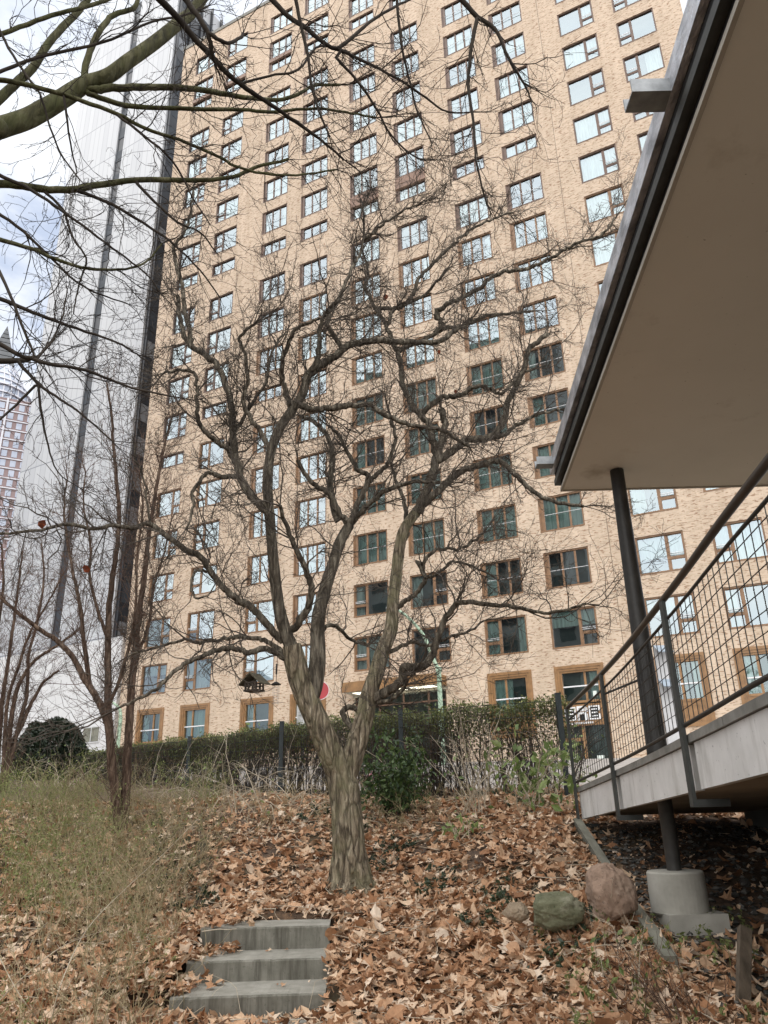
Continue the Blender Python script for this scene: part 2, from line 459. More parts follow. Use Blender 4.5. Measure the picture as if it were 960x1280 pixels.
# wall with real openings
DEEP = .24
wb = MB()
ucuts = sorted([(u0, u1, c) for c, (u0, u1, k) in cols.items()])
def wq(u0, u1, v0, v1):
    if v1 - v0 > 1e-4 and u1 - u0 > 1e-4:
        wb.quad([BV(u0,0,v0), BV(u1,0,v0), BV(u1,0,v1), BV(u0,0,v1)])
prev = UL
ENT = (-2.0, 3.2, 5.62)
for u0, u1, c in ucuts:
    g = .03
    a, b_ = u0 - g, u1 + g
    if c == 'E': wq(prev, a, ENT[2], ROOF); wq(prev, ENT[0], STREET, ENT[2])
    elif c == 'F': wq(prev, a, ENT[2], ROOF)
    elif c == 'G': wq(prev, a, ENT[2], ROOF); wq(ENT[1], a, STREET, ENT[2])
    else: wq(prev, a, STREET, ROOF)
    spans = [(v0, v1) for (cc, r, _, _, v0, v1, kk, sh) in wins if cc == c]
    if c not in 'EF': spans.append((STREET if c == 'H' else 3.12, 6.0))
    spans.sort()
    cur = STREET if c not in 'EF' else ENT[2]
    for v0, v1 in spans:
        if c not in 'EF' or True:
            uu0 = a; uu1 = b_
            wq(uu0, uu1, cur, v0)
        # inset of the opening so it meets the window exactly
        x0, x1 = (u0, u1) if v1 != 6.0 else (a, b_)
        if x0 > a: wq(a, x0, v0, v1); wq(x1, b_, v0, v1)
        for q in ([(x0,0,v0),(x0,0,v1),(x0,-DEEP,v1),(x0,-DEEP,v0)], [(x1,0,v1),(x1,0,v0),(x1,-DEEP,v0),(x1,-DEEP,v1)],
                  [(x0,0,v1),(x1,0,v1),(x1,-DEEP,v1),(x0,-DEEP,v1)], [(x1,0,v0),(x0,0,v0),(x0,-DEEP,v0),(x1,-DEEP,v0)]):
            wb.quad([BV(*p) for p in q])
        cur = v1
    wq(a, b_, cur, ROOF)
    prev = b_
wq(prev, UR, STREET, ROOF)
BD = 15.0
wb.quad([BV(UL,-BD,STREET), BV(UL,0,STREET), BV(UL,0,ROOF), BV(UL,-BD,ROOF)])
wb.quad([BV(UR,0,STREET), BV(UR,-BD,STREET), BV(UR,-BD,ROOF), BV(UR,0,ROOF)])
wb.quad([BV(UR,-BD,STREET), BV(UL,-BD,STREET), BV(UL,-BD,ROOF), BV(UR,-BD,ROOF)])
wb.build('wall', MT['brick'], apt)
rb = MB(); rb.box(BV(UL-.06, .06, ROOF), (UR+.06, BD+.06, ROOF+.35-STREET)); rb.build('roof_edge', MT['coping'], apt)
rb = MB(); rb.box(BV(UL+.05, -.62, STREET+.05), (UR-.05, .7, ROOF-.1-STREET)); rb.build('dark_interior', MT['room'], apt)
jb = MB()
for z0, z1 in ((2, 62.6),): jb.box(BV(11.94, .006, z0), (11.965, .0, z1-STREET))
jb.build('expansion_joint', metal_col('joint', (.16,.11,.07)), apt)

def frame_for(u0, u1, v0, v1, kind, ground_floor=False, rr=None):
    """frame, panes and curtain of one window as three mesh builders"""
    fr, pa, cu, ba = MB(), MB(), MB(), MB()
    y0, y1 = -.10, -.17                    # behind the brick face
    W, H = u1 - u0, v1 - v0
    t = .075
    def bx(m, ua, ub, va, vb, wa=y0, wb_=y1): m.box(BV(ua, wa, va), BV(ub, wb_, vb))
    bx(fr, u0, u1, v1 - t, v1, .012 if ground_floor else -.05); bx(fr, u0, u1, v0, v0 + t, .015)   # sill sheds rain in front
    bx(fr, u0, u0 + t, v0 + t, v1 - t, -.02); bx(fr, u1 - t, u1, v0 + t, v1 - t, -.02)
    a, b_, c_, d_ = u0 + t, u1 - t, v0 + t, v1 - t
    lights = []
    m = .062
    if kind in 'MN':
        s = .64
        if kind == 'M':
            k = a + (b_ - a) * s
            lights.append((a, k - m, c_, d_)); na, nb = k + m, b_
        else:
            k = a + (b_ - a) * (1 - s)
            lights.append((k + m, b_, c_, d_)); na, nb = a, k - m
        bx(fr, k - m, k + m, c_, d_)
        if H > 1.4:
            tz = c_ + (d_ - c_) * .34
            bx(fr, na, nb, tz - .045, tz + .045)
            lights += [(na, nb, c_, tz - .045), (na, nb, tz + .045, d_)]
            bx(ba, na + .02, nb - .02, tz + .13, tz + .15, -.03, -.05); bx(ba, na + .02, nb - .02, tz + .21, tz + .23, -.03, -.05)
        else: lights.append((na, nb, c_, d_))
        # opening sash profile
        q = .035
        for (la, lb, lc, ld) in lights[1:]:
            bx(fr, la, la + q, lc, ld, y0 - .01); bx(fr, lb - q, lb, lc, ld, y0 - .01); bx(fr, la + q, lb - q, lc, lc + q, y0 - .01); bx(fr, la + q, lb - q, ld - q, ld, y0 - .01)
    else:
        side = (b_ - a) * .09
        bx(fr, a, a + side, c_, d_, -.07)
        a2 = a + side
        k1 = a2 + (b_ - a2) * .33; k2 = a2 + (b_ - a2) * .68
        for k in (k1, k2): bx(fr, k - .05, k + .05, c_, d_)
        lights = [(a2, k1 - .05, c_, d_), (k1 + .05, k2 - .05, c_, d_), (k2 + .05, b_, c_, d_)]
        zb = c_ + .95 * min(1, (d_ - c_) / 1.8) * .9
        if H > 1.4: bx(ba, a2 + .02, b_ - .02, zb, zb + .018, -.03, -.05)
    for la, lb, lc, ld in lights:
        # each pane sits a touch out of true
        j = [R.uniform(-.005, .005) for _ in range(3)]
        y = -.135
        pa.quad([BV(la, y + j[0], lc), BV(lb, y + j[1], lc), BV(lb, y + j[1] + j[2], ld), BV(la, y + j[0] + j[2], ld)])
    return fr, pa, cu, ba, (a, b_, c_, d_)
def curtain_into(cu, a, b_, c_, d_, style, y=-.30):
    def fold(x0, x1, z0=None):
        n = max(4, int((x1 - x0) / .045))
        xs = np.linspace(x0, x1, n + 1)
        ph = R.random() * 6
        ys = [y + .025 * math.sin(i * 1.55 + ph) for i in range(n + 1)]
        for i in range(n):
            cu.quad([BV(xs[i], ys[i], z0 or c_ - .05), BV(xs[i+1], ys[i+1], z0 or c_ - .05), BV(xs[i+1], ys[i+1], d_ + .05), BV(xs[i], ys[i], d_ + .05)])
    W = b_ - a
    if style == 'full': fold(a - .05, b_ + .05)
    elif style == 'left': fold(a - .05, a + W * R.uniform(.2, .55))
    elif style == 'right': fold(b_ - W * R.uniform(.2, .5), b_ + .05)
    elif style == 'both': fold(a - .05, a + W * R.uniform(.15, .3)); fold(b_ - W * R.uniform(.15, .3), b_ + .05)
    elif style == 'blind': fold(a - .05, b_ + .05, d_ - (d_ - c_) * R.uniform(.3, .7))

# the hundred nearest windows are parts of their own, the far upper ones one part
CUV = np.array([18.3, 35.6, 0])
def far(wd):
    return math.hypot((wd[2] + wd[3]) / 2 - 18.3, 35.6) ** 2 + ((wd[4] + wd[5]) / 2) ** 2
nground = len(ground)
order = sorted(wins, key=far)
NEAR = 100 - nground
fb = MB()
for i, wd in enumerate(order):
    c, r, u0, u1, v0, v1, kind, sh = wd
    fr, pa, cu, ba, lim = frame_for(u0, u1, v0, v1, kind)
    style = R.choices(['full', 'left', 'right', 'both', 'blind', None], [5, 3, 3, 2, 2, 4] if r < 6 else [7, 3, 3, 3, 2, 1])[0]
    if style: curtain_into(cu, *lim, style)
    fm = MT['frame_dark'] if r < 6 else MT['frame_mid']
    if i < NEAR:
        wo = fr.build('window', fm, apt)
        pa.build('pane', MT['glass'] if r < 12 else MT['glass'], wo)
        if cu.n: cu.build('curtain', MT['curtain'] if (r < 7 or R.random() < .35) else MT['curtain_green'], wo)
        if ba.n: ba.build('guard_rail', MT['white_bar'], wo)
    else:
        for src, mi in ((fr, 0), (pa, 1), (cu, 2), (ba, 3)):
            off = 0
            for vv, ff in zip(src.v, src.f):
                fb.add(vv, ff - off, mi); off += len(vv)
o = fb.build('upper_windows', [MT['frame_dark'], MT['glass'], MT['curtain'], MT['white_bar']], apt)
tag(o, 'brown framed windows of the upper storeys', kind='stuff')
# brown spandrel panels that tie a short window to the one above it
for c, r in (('E', 4), ('F', 4), ('A', -2), ('B', -2), ('C', -2)):
    u0, u1, k = cols[c]
    t, b, sh = row_span(c, r); t2, b2, _ = row_span(c, r - 1)
    m = MB(); m.box(BV(u0, .03, t + .02), BV(u1, -.02, b2 - .02)); m.build('spandrel_panel', MT['spandrel'], apt)
# ground floor: deep ochre surrounds, panel below the glass
for c, u0, u1 in ground:
    v1, v0 = 6.0, 3.12
    fr = MB()
    def bx(ua, ub, va, vb, wa, wb_): fr.box(BV(ua, wa, va), BV(ub, wb_, vb))
    lo = v0 if c != 'H' else 4.23
    for k, (wd_, out, inn) in enumerate(((.13, .05, -.2), (.11, .02, -.2), (.09, -.02, -.2))):
        o0 = sum(x for x in (0, .13, .24)[k:k+1])
        a, b_, t = u0 + o0, u1 - o0, v1 - o0
        bx(a, a + wd_ - .004, lo, t, out, inn); bx(b_ - wd_ + .004, b_, lo, t, out, inn); bx(a + wd_ - .004, b_ - wd_ + .004, t - wd_ + .004, t, out, inn)
    a, b_, t = u0 + .33, u1 - .33, v1 - .33
    gb = 4.1 if c != 'H' else 4.4
    bx(a, b_, gb - .1, gb, .0, -.2)
    if c != 'H':
        n = 6
        bx(a, b_, gb - .28, gb - .1, -.03, -.2)
        for k in range(n):                                      # ribbed metal panel
            x = a + (b_ - a) * k / n
            bx(x + .006, x + (b_ - a) / n - .006, lo, gb - .28, -.05, -.2)
        bx(u0, u1, lo - .16, lo, .06, -.2)
    mul = a + (b_ - a) * (.36 if c in 'BCGK' else .5 if c == 'J' else .64)
    bx(mul - .05, mul + .05, gb, t, -.08, -.17)
    wo = fr.build('window', MT['frame_ochre'], apt)
    pa = MB()
    for la, lb in ((a, mul - .05), (mul + .05, b_)):
        j = R.uniform(-.004, .004)
        pa.quad([BV(la, -.13 + j, gb), BV(lb, -.13 - j, gb), BV(lb, -.13, t), BV(la, -.13, t)])
    pa.build('pane', MT['glass_low'], wo)
    br_ = MB(); br_.box(BV(a, -.05, gb + .62), BV(b_, -.075, gb + .68)); br_.build('guard_rail', MT['white_bar'], wo)
    cu = MB(); curtain_into(cu, a, b_, gb, t, R.choice(['full', 'both', 'left', 'full']) if c in 'ABCD' else R.choice(['left', 'right', 'both']), -.32)
    cu.build('curtain', MT['curtain_green'], wo)
# shop door under column H
dr = MB()
u0, u1 = cols['H'][0] - .03, cols['H'][1] + .03
dr.box(BV(u0, .02, 3.3), BV(u1, -.2, 4.23))
n = 26
for k in range(n):                                              # fine ribs of the fascia
    x = u0 + .06 + (u1 - u0 - .12) * k / n
    dr.box(BV(x, .035, 3.34), BV(x + .045, .02, 4.2))
for ua, ub, va, vb in ((u0, u0 + .1, STREET, 3.3), (u1 - .1, u1, STREET, 3.3), (u0 + .95, u0 + 1.1, STREET, 3.3), (u0 + .1, u0 + .95, 2.65, 2.8), (u0 + .1, u0 + .95, STREET, STREET + .2), (u1 - 1.1, u1 - .1, STREET, STREET + .15)):
    dr.box(BV(ua, -.06, va), BV(ub, -.16, vb))
do = dr.build('door', MT['frame_ochre'], apt)
pa = MB(); pa.quad([BV(u0 + .1, -.12, STREET), BV(u1 - .1, -.12, STREET), BV(u1 - .1, -.12, 3.3), BV(u0 + .1, -.12, 3.3)])
pa.build('pane', MT['glass_low'], do)
ha = MB(); ha.box(BV(u0 + .86, .0, STREET + .9), BV(u0 + .89, -.06, STREET + 1.3)); ha.build('handle', MT['galv'], do)
pm = noisy('paper', (.6,.68,.62), (.78,.82,.78), 9, .8)
no = MB()
for ua, va, wu, hv in ((u0 + .42, 1.75, .2, .28), (u0 + .74, 1.7, .12, .14), (u0 + 1.5, 1.85, .3, .16)):
    no.box(BV(ua, -.105, va), BV(ua + wu, -.115, va + hv))
no.build('notice', pm, do)
no = MB(); no.box(BV(u1 - .62, -.05, 4.52), BV(u1 - .46, -.12, 4.78)); no.build('notice', pm, do)
def text_mesh(name, body, size, loc_uv, w_, mat, parent, thick=.012, font_bold=False, width=None, outline=0.0):
    c = bpy.data.curves.new(name, 'FONT'); c.body = body; c.size = size; c.extrude = thick; c.offset = outline
    c.align_x = 'CENTER'; c.align_y = 'CENTER'
    o = bpy.data.objects.new(name, c); COL.objects.link(o)
    bpy.context.view_layer.update()
    me = bpy.data.meshes.new_from_object(o.evaluated_get(bpy.context.evaluated_depsgraph_get()))
    bpy.data.objects.remove(o)
    me.materials.clear(); me.materials.append(mat)
    m = bpy.data.objects.new(name, me); COL.objects.link(m); m.parent = parent
    x, y, z = BV(loc_uv[0], w_, loc_uv[1])
    m.location = (x, y, z); m.rotation_euler = (math.pi / 2, 0, 0)
    if width:
        xs = [v.co.x for v in me.vertices]; k = width / max(1e-6, max(xs) - min(xs)); m.scale = (k, 1, 1)
    return m
wm = noisy('sign_white', (.72,.72,.72), (.82,.82,.82), 5, .6)
sg = MB()
uc, vc = (u0 + u1) / 2 - .05, 3.83
# outlined block letters E B E, each a white outline round a striped dark core
def seg(ua, ub, va, vb, mi=0, out=.062): sg.box(BV(uc + ua, out, vc + va), BV(uc + ub, .036, vc + vb), mi)
for x0, flip in ((-.78, False), (.30, True)):
    x1 = x0 + .5
    seg(x0, x1, .24, .30); seg(x0, x1, -.30, -.24)
    seg(x0, x0 + .07, -.24, .24); seg(x1 - .06, x1, .06, .24); seg(x1 - .06, x1, -.24, -.06)
    seg(x0 + .13, x1 - .12, .12, .17); seg(x0 + .13, x1 - .12, -.03, .03); seg(x0 + .13, x1 - .12, -.17, -.12)
    seg(x0 + .09, x1 - .07, -.23, .23, 1, .046)
seg(-.22, .20, .24, .32); seg(-.22, .20, -.04, .05); seg(-.22, -.14, -.32, .24); seg(.16, .25, .05, .24); seg(.10, .25, -.32, -.04)
seg(-.11, .13, .09, .21, 0, .055); seg(-.11, .09, -.30, -.06, 1, .046)
sg.build('lettering', [wm, MT['black']], do)
seg2 = MB()
for k in range(11): seg2.box(BV(uc - .62 + k * .1, .055, vc - .46), BV(uc - .62 + k * .1 + .07, .036, vc - .375))
seg2.build('small_lettering', wm, do)

# entrance: glazed lobby under an ochre canopy
ec = MB()
ea, eb, ev0, ev1, ew = -2.1, 3.25, 5.62, 6.12, 1.13
ec.box(BV(ea, ew, ev0), BV(eb, -.05, ev1))
en = ec.build('entrance_canopy', MT['frame_ochre'], apt)
ew_m = MB(); ew_m.box(BV(ea + .06, ew - .06, ev0 - .02), BV(eb - .06, 0, ev0)); ew_m.build('canopy_underside', noisy('underside', (.45,.43,.36), (.55,.53,.45), 4, .7), en)
lm, lnt, lb_ = new_mat('canopy_light'); lb_.inputs['Base Color'].default_value = (.9,.88,.75,1)
lb_.inputs['Emission Color'].default_value = (1.0,.93,.72,1); lb_.inputs['Emission Strength'].default_value = 1.0
for k in range(3):
    m = MB(); x = ea + .45 + k * 1.62; m.box(BV(x, ew - .3, ev0 - .03), BV(x + 1.25, .25, ev0 - .0205)); m.build('ceiling_light', lm, en)
lb2 = MB()
lb2.box(BV(ENT[0], -3.2, STREET), BV(ENT[1], -3.3, ENT[2])); lb2.box(BV(ENT[0] - .1, -.05, STREET), BV(ENT[0], -3.2, ENT[2])); lb2.box(BV(ENT[1], -.05, STREET), BV(ENT[1] + .1, -3.2, ENT[2]))
lb2.box(BV(ENT[0] - .1, 0, ENT[2] - .14), BV(ENT[1] + .1, -3.2, ENT[2] - .01))
lb2.build('lobby_wall', noisy('lobby_cream', (.5,.47,.36), (.6,.56,.45), 1, .8), apt)
m = MB(); 
for k in range(3): m.lathe([(.01, 0), (.22, 0), (.22, .05), (.01, .05)], 20, BV(-.9 + k * 1.5, -1.0 - .3 * k, 5.3))
m.build('lobby_lamp', lm, apt)
m = MB()
for ua in (-2.0, -.62, .75, 2.15, 3.1): m.box(BV(ua, -.1, STREET), BV(ua + .1, -.2, 5.48))
m.box(BV(-2, -.1, 4.95), BV(3.2, -.2, 5.03))
eo = m.build('entrance_glazing', MT['frame_dark'], apt)
m = MB(); m.quad([BV(-2, -.15, STREET), BV(3.2, -.15, STREET), BV(3.2, -.15, 5.48), BV(-2, -.15, 5.48)]); m.build('pane', glass('lobby_glass', (.8,.9,.9), (.75,.8,.75), .05), eo)

# ------------------------------------------------------------------ white panelled tower behind
def panel_mat():
    m, nt, b = new_mat('white_panels')
    tc = nt.nodes.new('ShaderNodeTexCoord'); sx = nt.nodes.new('ShaderNodeSeparateXYZ'); nt.links.new(tc.outputs['Object'], sx.inputs[0])
    def line(src, per, wd):
        fr_ = math_(nt, 'FRACT', math_(nt, 'DIVIDE', src, per))
        return math_(nt, 'LESS_THAN', fr_, wd / per)
    l = math_(nt, 'MAXIMUM', math_(nt, 'MULTIPLY', line(sx.outputs[0], .74, .07), .55), line(sx.outputs[2], 5.8, .11))
    # each panel has a slightly different grey, picked at random
    wn = nd(nt, 'ShaderNodeTexWhiteNoise', noise_dimensions='2D')
    cx = nt.nodes.new('ShaderNodeCombineXYZ')
    nt.links.new(math_(nt, 'FLOOR', math_(nt, 'DIVIDE', sx.outputs[0], .74)), cx.inputs[0]); nt.links.new(math_(nt, 'FLOOR', math_(nt, 'DIVIDE', sx.outputs[2], 5.8)), cx.inputs[1])
    nt.links.new(cx.outputs[0], wn.inputs['Vector'])
    c = ramp(nt, wn.outputs['Value'], [(0, (.42,.43,.445)), (1, (.48,.49,.50))])
    c = mix(nt, l, c, (.22,.23,.25))
    nt.links.new(c, b.inputs['Base Color']); b.inputs['Roughness'].default_value = .4
    return m
TA = math.radians(30)
tow = empty('white_tower', (-21.15, 58.1, STREET), -TA, label='white panelled high-rise tower with dark vertical window strips', cat='tower')
# local: x along the front (negative = left), y away from the viewer
TH = 87.5 - STREET; B0 = .2
tm = MB(); L = 14.8
for a, b_ in ((-L, -7.2), (-6.1, -.02)):
    tm.box((a, 0, B0), (b_, 1.2, TH))
tm.box((-L, 1.2, 0), (-.02, 16, TH - .2))
tm.build('panel_wall', panel_mat(), tow)
dk = noisy('dark_tower_glass', (.010,.011,.014), (.03,.033,.04), .5, .3, spec=.3)
gy = noisy('grey_spandrel', (.028,.034,.042), (.052,.06,.072), .6, .5, spec=.2)
lg = noisy('light_spandrel', (.16,.17,.18), (.24,.25,.27), .6, .5, spec=.2)
m = MB()
z = B0; k = 0
while z < TH:
    m.box((-7.18, .16, z), (-6.12, 1.15, z + 1.75), 0); m.box((-7.18, .12, z + 1.75), (-6.12, 1.15, z + 3.2), 1); z += 3.2
m.build('window_strip', [dk, gy], tow)
m = MB()
z = B0; r2 = random.Random(3)
while z < TH - 3:
    for k in range(10):
        y = .35 + k * 1.55
        m.box((.0, y, z), (.12, y + 1.4, z + 1.5), 0); m.box((.0, y, z + 1.5), (.14, y + 1.4, z + 3.15), r2.choice([1, 1, 2]))
    z += 3.2
for k in range(11): m.box((.0, .2 + k * 1.55, B0), (.34, .34 + k * 1.55, TH), 0)
m.build('dark_side', [dk, gy, lg], tow)
# low white annex at the tower's foot
anx = empty('white_annex', (-20.4, 53.5, STREET), -TA, label='low plain white building at the foot of the tower', cat='building')
wp = noisy('white_render', (.62,.62,.62), (.70,.70,.70), .6, .8)
m = MB(); m.box((-17, 0, 0), (2.6, 3.5, 10.4)); m.build('wall', wp, anx)
p = at_y(114, 918, 54)
m = MB()
ao = np.array([-20.4, 53.5, 0]); ad = np.array([math.cos(TA), -math.sin(TA), 0]); an = np.array([math.sin(TA), math.cos(TA), 0])
def on_annex(px, py):
    d = ray(px, py); p = d * ((ao @ an) / (d @ an)); return (p - ao) @ ad, p[2] - STREET
ax0, az1 = on_annex(105, 909); ax1, az0 = on_annex(124, 928)
m = MB(); m.box((ax0, -.06, az0), (ax1, -.003, az1))
wo = m.build('window', noisy('annex_frame', (.55,.55,.55), (.65,.65,.65), 3, .5), anx)
m = MB(); hx = (ax0 + ax1) / 2
for a, b_ in ((ax0 + .08, hx - .05), (hx + .05, ax1 - .08)): m.box((a, -.08, az0 + .09), (b_, -.062, az1 - .09))
m.build('pane', noisy('annex_glass', (.10,.10,.07), (.25,.24,.18), 2.5, .15), wo)
# red stone tower with a pyramid roof, far away
stone = empty('pyramid_tower', (-154.5, 268.7, STREET), math.radians(28), label='distant reddish stone skyscraper with stepped top and pyramid roof', cat='skyscraper')
rs = noisy('hazed_red_granite', (.22,.155,.15), (.28,.205,.20), .2, .7)  # granite greyed and glass paled to put distance haze into the colour
wg = noisy('pale_glass', (.30,.34,.42), (.46,.50,.58), .15, .2)
wf = noisy('pale_metal', (.52,.52,.55), (.62,.62,.66), .3, .4)
sl_ = noisy('pyramid_slate', (.05,.055,.06), (.11,.115,.12), .4, .4)
m = MB(); hw = 15.5; body = 149
m.box((-hw, -hw, 0), (hw, hw, body)); m.build('shaft', rs, stone)
m = MB(); z = 4 + 3.9 * 30
NW = 9
while z < body - 3:
    for k in range(2, NW):
        x = -hw + (k + .22) * 2 * hw / NW; x2 = x + 2 * hw / NW * .56
        q_ = MB(); q_.box((x, -hw - .15, z), (x2, -hw - .002, z + 2.5)); q_.build('window', wg, stone)
    z += 3.9
z = 4
while z < 4 + 3.9 * 29.5:
    for k in range(NW):
        x = -hw + (k + .22) * 2 * hw / NW; x2 = x + 2 * hw / NW * .56
        m.box((x, -hw - .15, z), (x2, -hw - .002, z + 2.5)); m.box((hw + .002, x, z), (hw + .15, x2, z + 2.5))
    z += 3.9
tag(m.build('window_rows', wg, stone), 'pale windows of the shaft', kind='stuff')
m = MB(); z = 6.9
while z < body:
    m.box((-hw - .35, -hw - .35, z), (hw + .35, hw + .35, z + .45)); z += 3.9
for k in range(0, NW + 1, 3):
    x = -hw + k * 2 * hw / NW
    m.box((x - .35, -hw - .6, 0), (x + .35, -hw - .002, body)); m.box((hw + .002, x - .35, 0), (hw + .6, x + .35, body))
m.build('banding', wf, stone)
m = MB(); m.lathe([(13.4, body), (12.9, body + 7), (6.2, body + 20)], 28); m.build('glass_crown', wg, stone)
m = MB()
for k in range(6): m.lathe([(13.75 - max(0, k - 2) * 2.0, body + .2 + k * 3.4), (13.6 - max(0, k - 2) * 2.0, body + .8 + k * 3.4)], 28)
for k in range(28):
    t = k / 28 * 2 * math.pi; c_, s_ = math.cos(t), math.sin(t)
    m.bar((13.5 * c_, 13.5 * s_, body), (13.0 * c_, 13.0 * s_, body + 7), .4, .4); m.bar((13.0 * c_, 13.0 * s_, body + 7), (6.3 * c_, 6.3 * s_, body + 20), .4, .4)
m.build('crown_ribs', wf, stone)
m = MB(); h = 5.2
for k in range(9):
    t0, t1 = k / 9, (k + .86) / 9
    a, b_ = h * (1 - t0), h * (1 - t1)
    z0, z1 = body + 20 + 21 * t0, body + 20 + 21 * t1
    m.hexa([(-a,-a,z0),(a,-a,z0),(a,a,z0),(-a,a,z0),(-b_,-b_,z1),(b_,-b_,z1),(b_,b_,z1),(-b_,b_,z1)], 0)
m.build('pyramid_roof', sl_, stone)
# ------------------------------------------------------------------ ground
def sstep(a, b, x):
    t = np.clip((np.asarray(x, float) - a) / (b - a), 0, 1); return t * t * (3 - 2 * t)
_PY = [-1e4, 5.4, 6.0, 7.2, 7.8, 8.4, 9.5, 11.3, 13.0, 15.5, 18.5, 22.0, 1e4]
_PZ = [-1.31, -1.30, -1.22, -.89, -.80, -.71, -.40, .05, .22, .42, .78, 1.15, 1.15]
def ghash(x, y):
    return (np.sin(x * 1.7 + y * .9) * .5 + np.sin(x * 3.9 - y * 2.7 + 1.3) * .3 + np.sin(x * 8.3 + y * 7.1) * .15)
def gz(x, y):
    x = np.asarray(x, float); y = np.asarray(y, float)
    ys = y + (1.15 * sstep(.2, 1.6, x) - .3 * sstep(1.8, 2.1, x)) * sstep(13, 10, y)
    z = np.interp(ys, _PY, _PZ)
    for d in (-.35, .35): z = z + np.interp(ys + d, _PY, _PZ)
    z = z / 3
    near = sstep(-2.1, -1.8, x) * sstep(-.25, -.45, x) * sstep(6.23, 6.17, y)
    z = z * (1 - near) + np.minimum(z, -1.315) * near
    return z + .035 * ghash(x, y) * sstep(20, 16, y)
ST_X0, ST_X1 = -1.60, -.52
xs = np.concatenate([[-600, -200, -80, -40, -25], np.arange(-16, 12.01, .14), [20, 40, 80, 200, 600]])
ys = np.concatenate([[-600, -200, -60, -20], np.arange(-6, 24, .14), [30, 36, 60, 120, 300, 900]])
X, Y = np.meshgrid(xs, ys)
Z = gz(X, Y)
inst = (X > ST_X0 - .02) & (X < ST_X1 + .02) & (Y > 6.1) & (Y < 7.5)
Z = np.where(inst, Z - .3, Z)
nx, ny = len(xs), len(ys)
i = (np.arange(ny - 1)[:, None] * nx + np.arange(nx - 1)[None, :]).ravel()
g = MB(); g.add(np.stack([X.ravel(), Y.ravel(), Z.ravel()], 1), np.stack([i, i + 1, i + nx + 1, i + nx], 1))
m, nt, b = new_mat('soil')
v = coords(nt)
c = ramp(nt, noise(nt, v, 9, 7, .7), [(.28, (.018,.012,.008)), (.5, (.075,.045,.026)), (.72, (.20,.12,.066))])
c = mix(nt, ramp(nt, noise(nt, v, 1.4, 4), [(.5, (0,0,0)), (.68, (.6,.6,.6))]), c, (.045,.05,.02))
nt.links.new(c, b.inputs['Base Color']); b.inputs['Roughness'].default_value = .95
bump(nt, b, noise(nt, v, 22, 6), .8, .03)
tag(g.build('ground', m, smooth=True), kind='structure')
# street and pavement behind the hedge
rd = MB(); d0, d1 = np.array([math.cos(AZ), -math.sin(AZ)]), np.array([-math.sin(AZ), -math.cos(AZ)])
def strip(name, w0, w1, z, mt):
    m = MB(); o = np.array([0, 40.0])
    P = [o + d0 * a + d1 * b_ for a, b_ in ((-60, w1), (60, w1), (60, w0), (-60, w0))]
    m.quad([(p[0], p[1], z) for p in P]); return tag(m.build(name, mt), kind='structure')
strip('pavement', 0, 4.2, STREET + .12, noisy('paving', (.34,.32,.29), (.46,.44,.40), 2, .9))
strip('road', 4.2, 11.5, STREET + .008, noisy('asphalt', (.045,.045,.046), (.07,.07,.07), 3, .9))
kb = MB(); o = np.array([0, 40.0]); pa_ = o + d0 * -60 + d1 * 4.28; pb_ = o + d0 * 60 + d1 * 4.28
kb.bar((*pa_, STREET + .07), (*pb_, STREET + .07), .16, .14)
tag(kb.build('kerb', MT['coping']), kind='structure')

fx_ = np.arange(-26, 14.1, .5); fy_ = np.arange(0, 30, .5); FX, FT = np.meshgrid(fx_, fy_)
hy_ = np.interp(FX, [-26, -8.7, -5.27, -3.94, -1.8, .24, 2.44, 14], [36, 21, 17.2, 16.1, 13.9, 12.4, 11.2, 8]) + 1.0
FY = hy_ + FT; FZ = gz(FX, FY) + .03
i = (np.arange(len(fy_) - 1)[:, None] * len(fx_) + np.arange(len(fx_) - 1)[None, :]).ravel()
FY = np.minimum(FY, 27.5 - .51 * FX)
fc = MB(); fc.add(np.stack([FX.ravel(), FY.ravel(), FZ.ravel()], 1), np.stack([i, i + 1, i + len(fx_) + 1, i + len(fx_)], 1))
tag(fc.build('forecourt', noisy('forecourt_gravel', (.22,.20,.18), (.34,.31,.28), 3, .9), smooth=True), kind='structure')

# ------------------------------------------------------------------ concrete steps and paving
stp = empty('garden_steps', ((ST_X0 + ST_X1) / 2, 6.85, -1.33), label='weathered grey concrete steps, three treads among fallen leaves', cat='steps')
for k, (y0, y1, zt) in enumerate(((6.2, 6.72, -1.184), (6.68, 7.17, -1.043), (7.13, 7.58, -.878))):
    m = MB()
    th = .168 if k else .3
    x0 = ST_X0 + .012 * k; bv = .012
    # one block: bevelled front edge
    prof = [(y0, zt - th), (y0, zt - bv), (y0 + bv, zt), (y1, zt), (y1, zt - th)]
    n = 110
    def chip(x, j):
        c = mnoise.noise(Vector((x * 9 + k * 7, 3.3, 0))) * .6 + mnoise.noise(Vector((x * 31 + k * 5, 1.3, 0))) * .4
        return max(0, c - .18) * .022 if j in (1, 2) else 0
    xsn = np.linspace(x0, ST_X1, n)
    V = [(x, y + chip(x, j) + .0006 * math.sin(x * 23 + j) + R.uniform(-.0006, .0006), z - chip(x, j) * .8 + .0008 * math.sin(x * 5 + k) + R.uniform(-.0005, .0005)) for x in xsn for j, (y, z) in enumerate(prof)]
    F = [(a * 5 + j, a * 5 + j + 5, a * 5 + (j + 1) % 5 + 5, a * 5 + (j + 1) % 5) for a in range(n - 1) for j in range(5)]
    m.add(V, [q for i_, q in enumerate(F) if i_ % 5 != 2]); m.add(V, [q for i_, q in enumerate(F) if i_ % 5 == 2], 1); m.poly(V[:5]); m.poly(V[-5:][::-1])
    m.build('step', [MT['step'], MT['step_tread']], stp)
stp.rotation_euler.z = math.radians(2.6)
pv = MB()
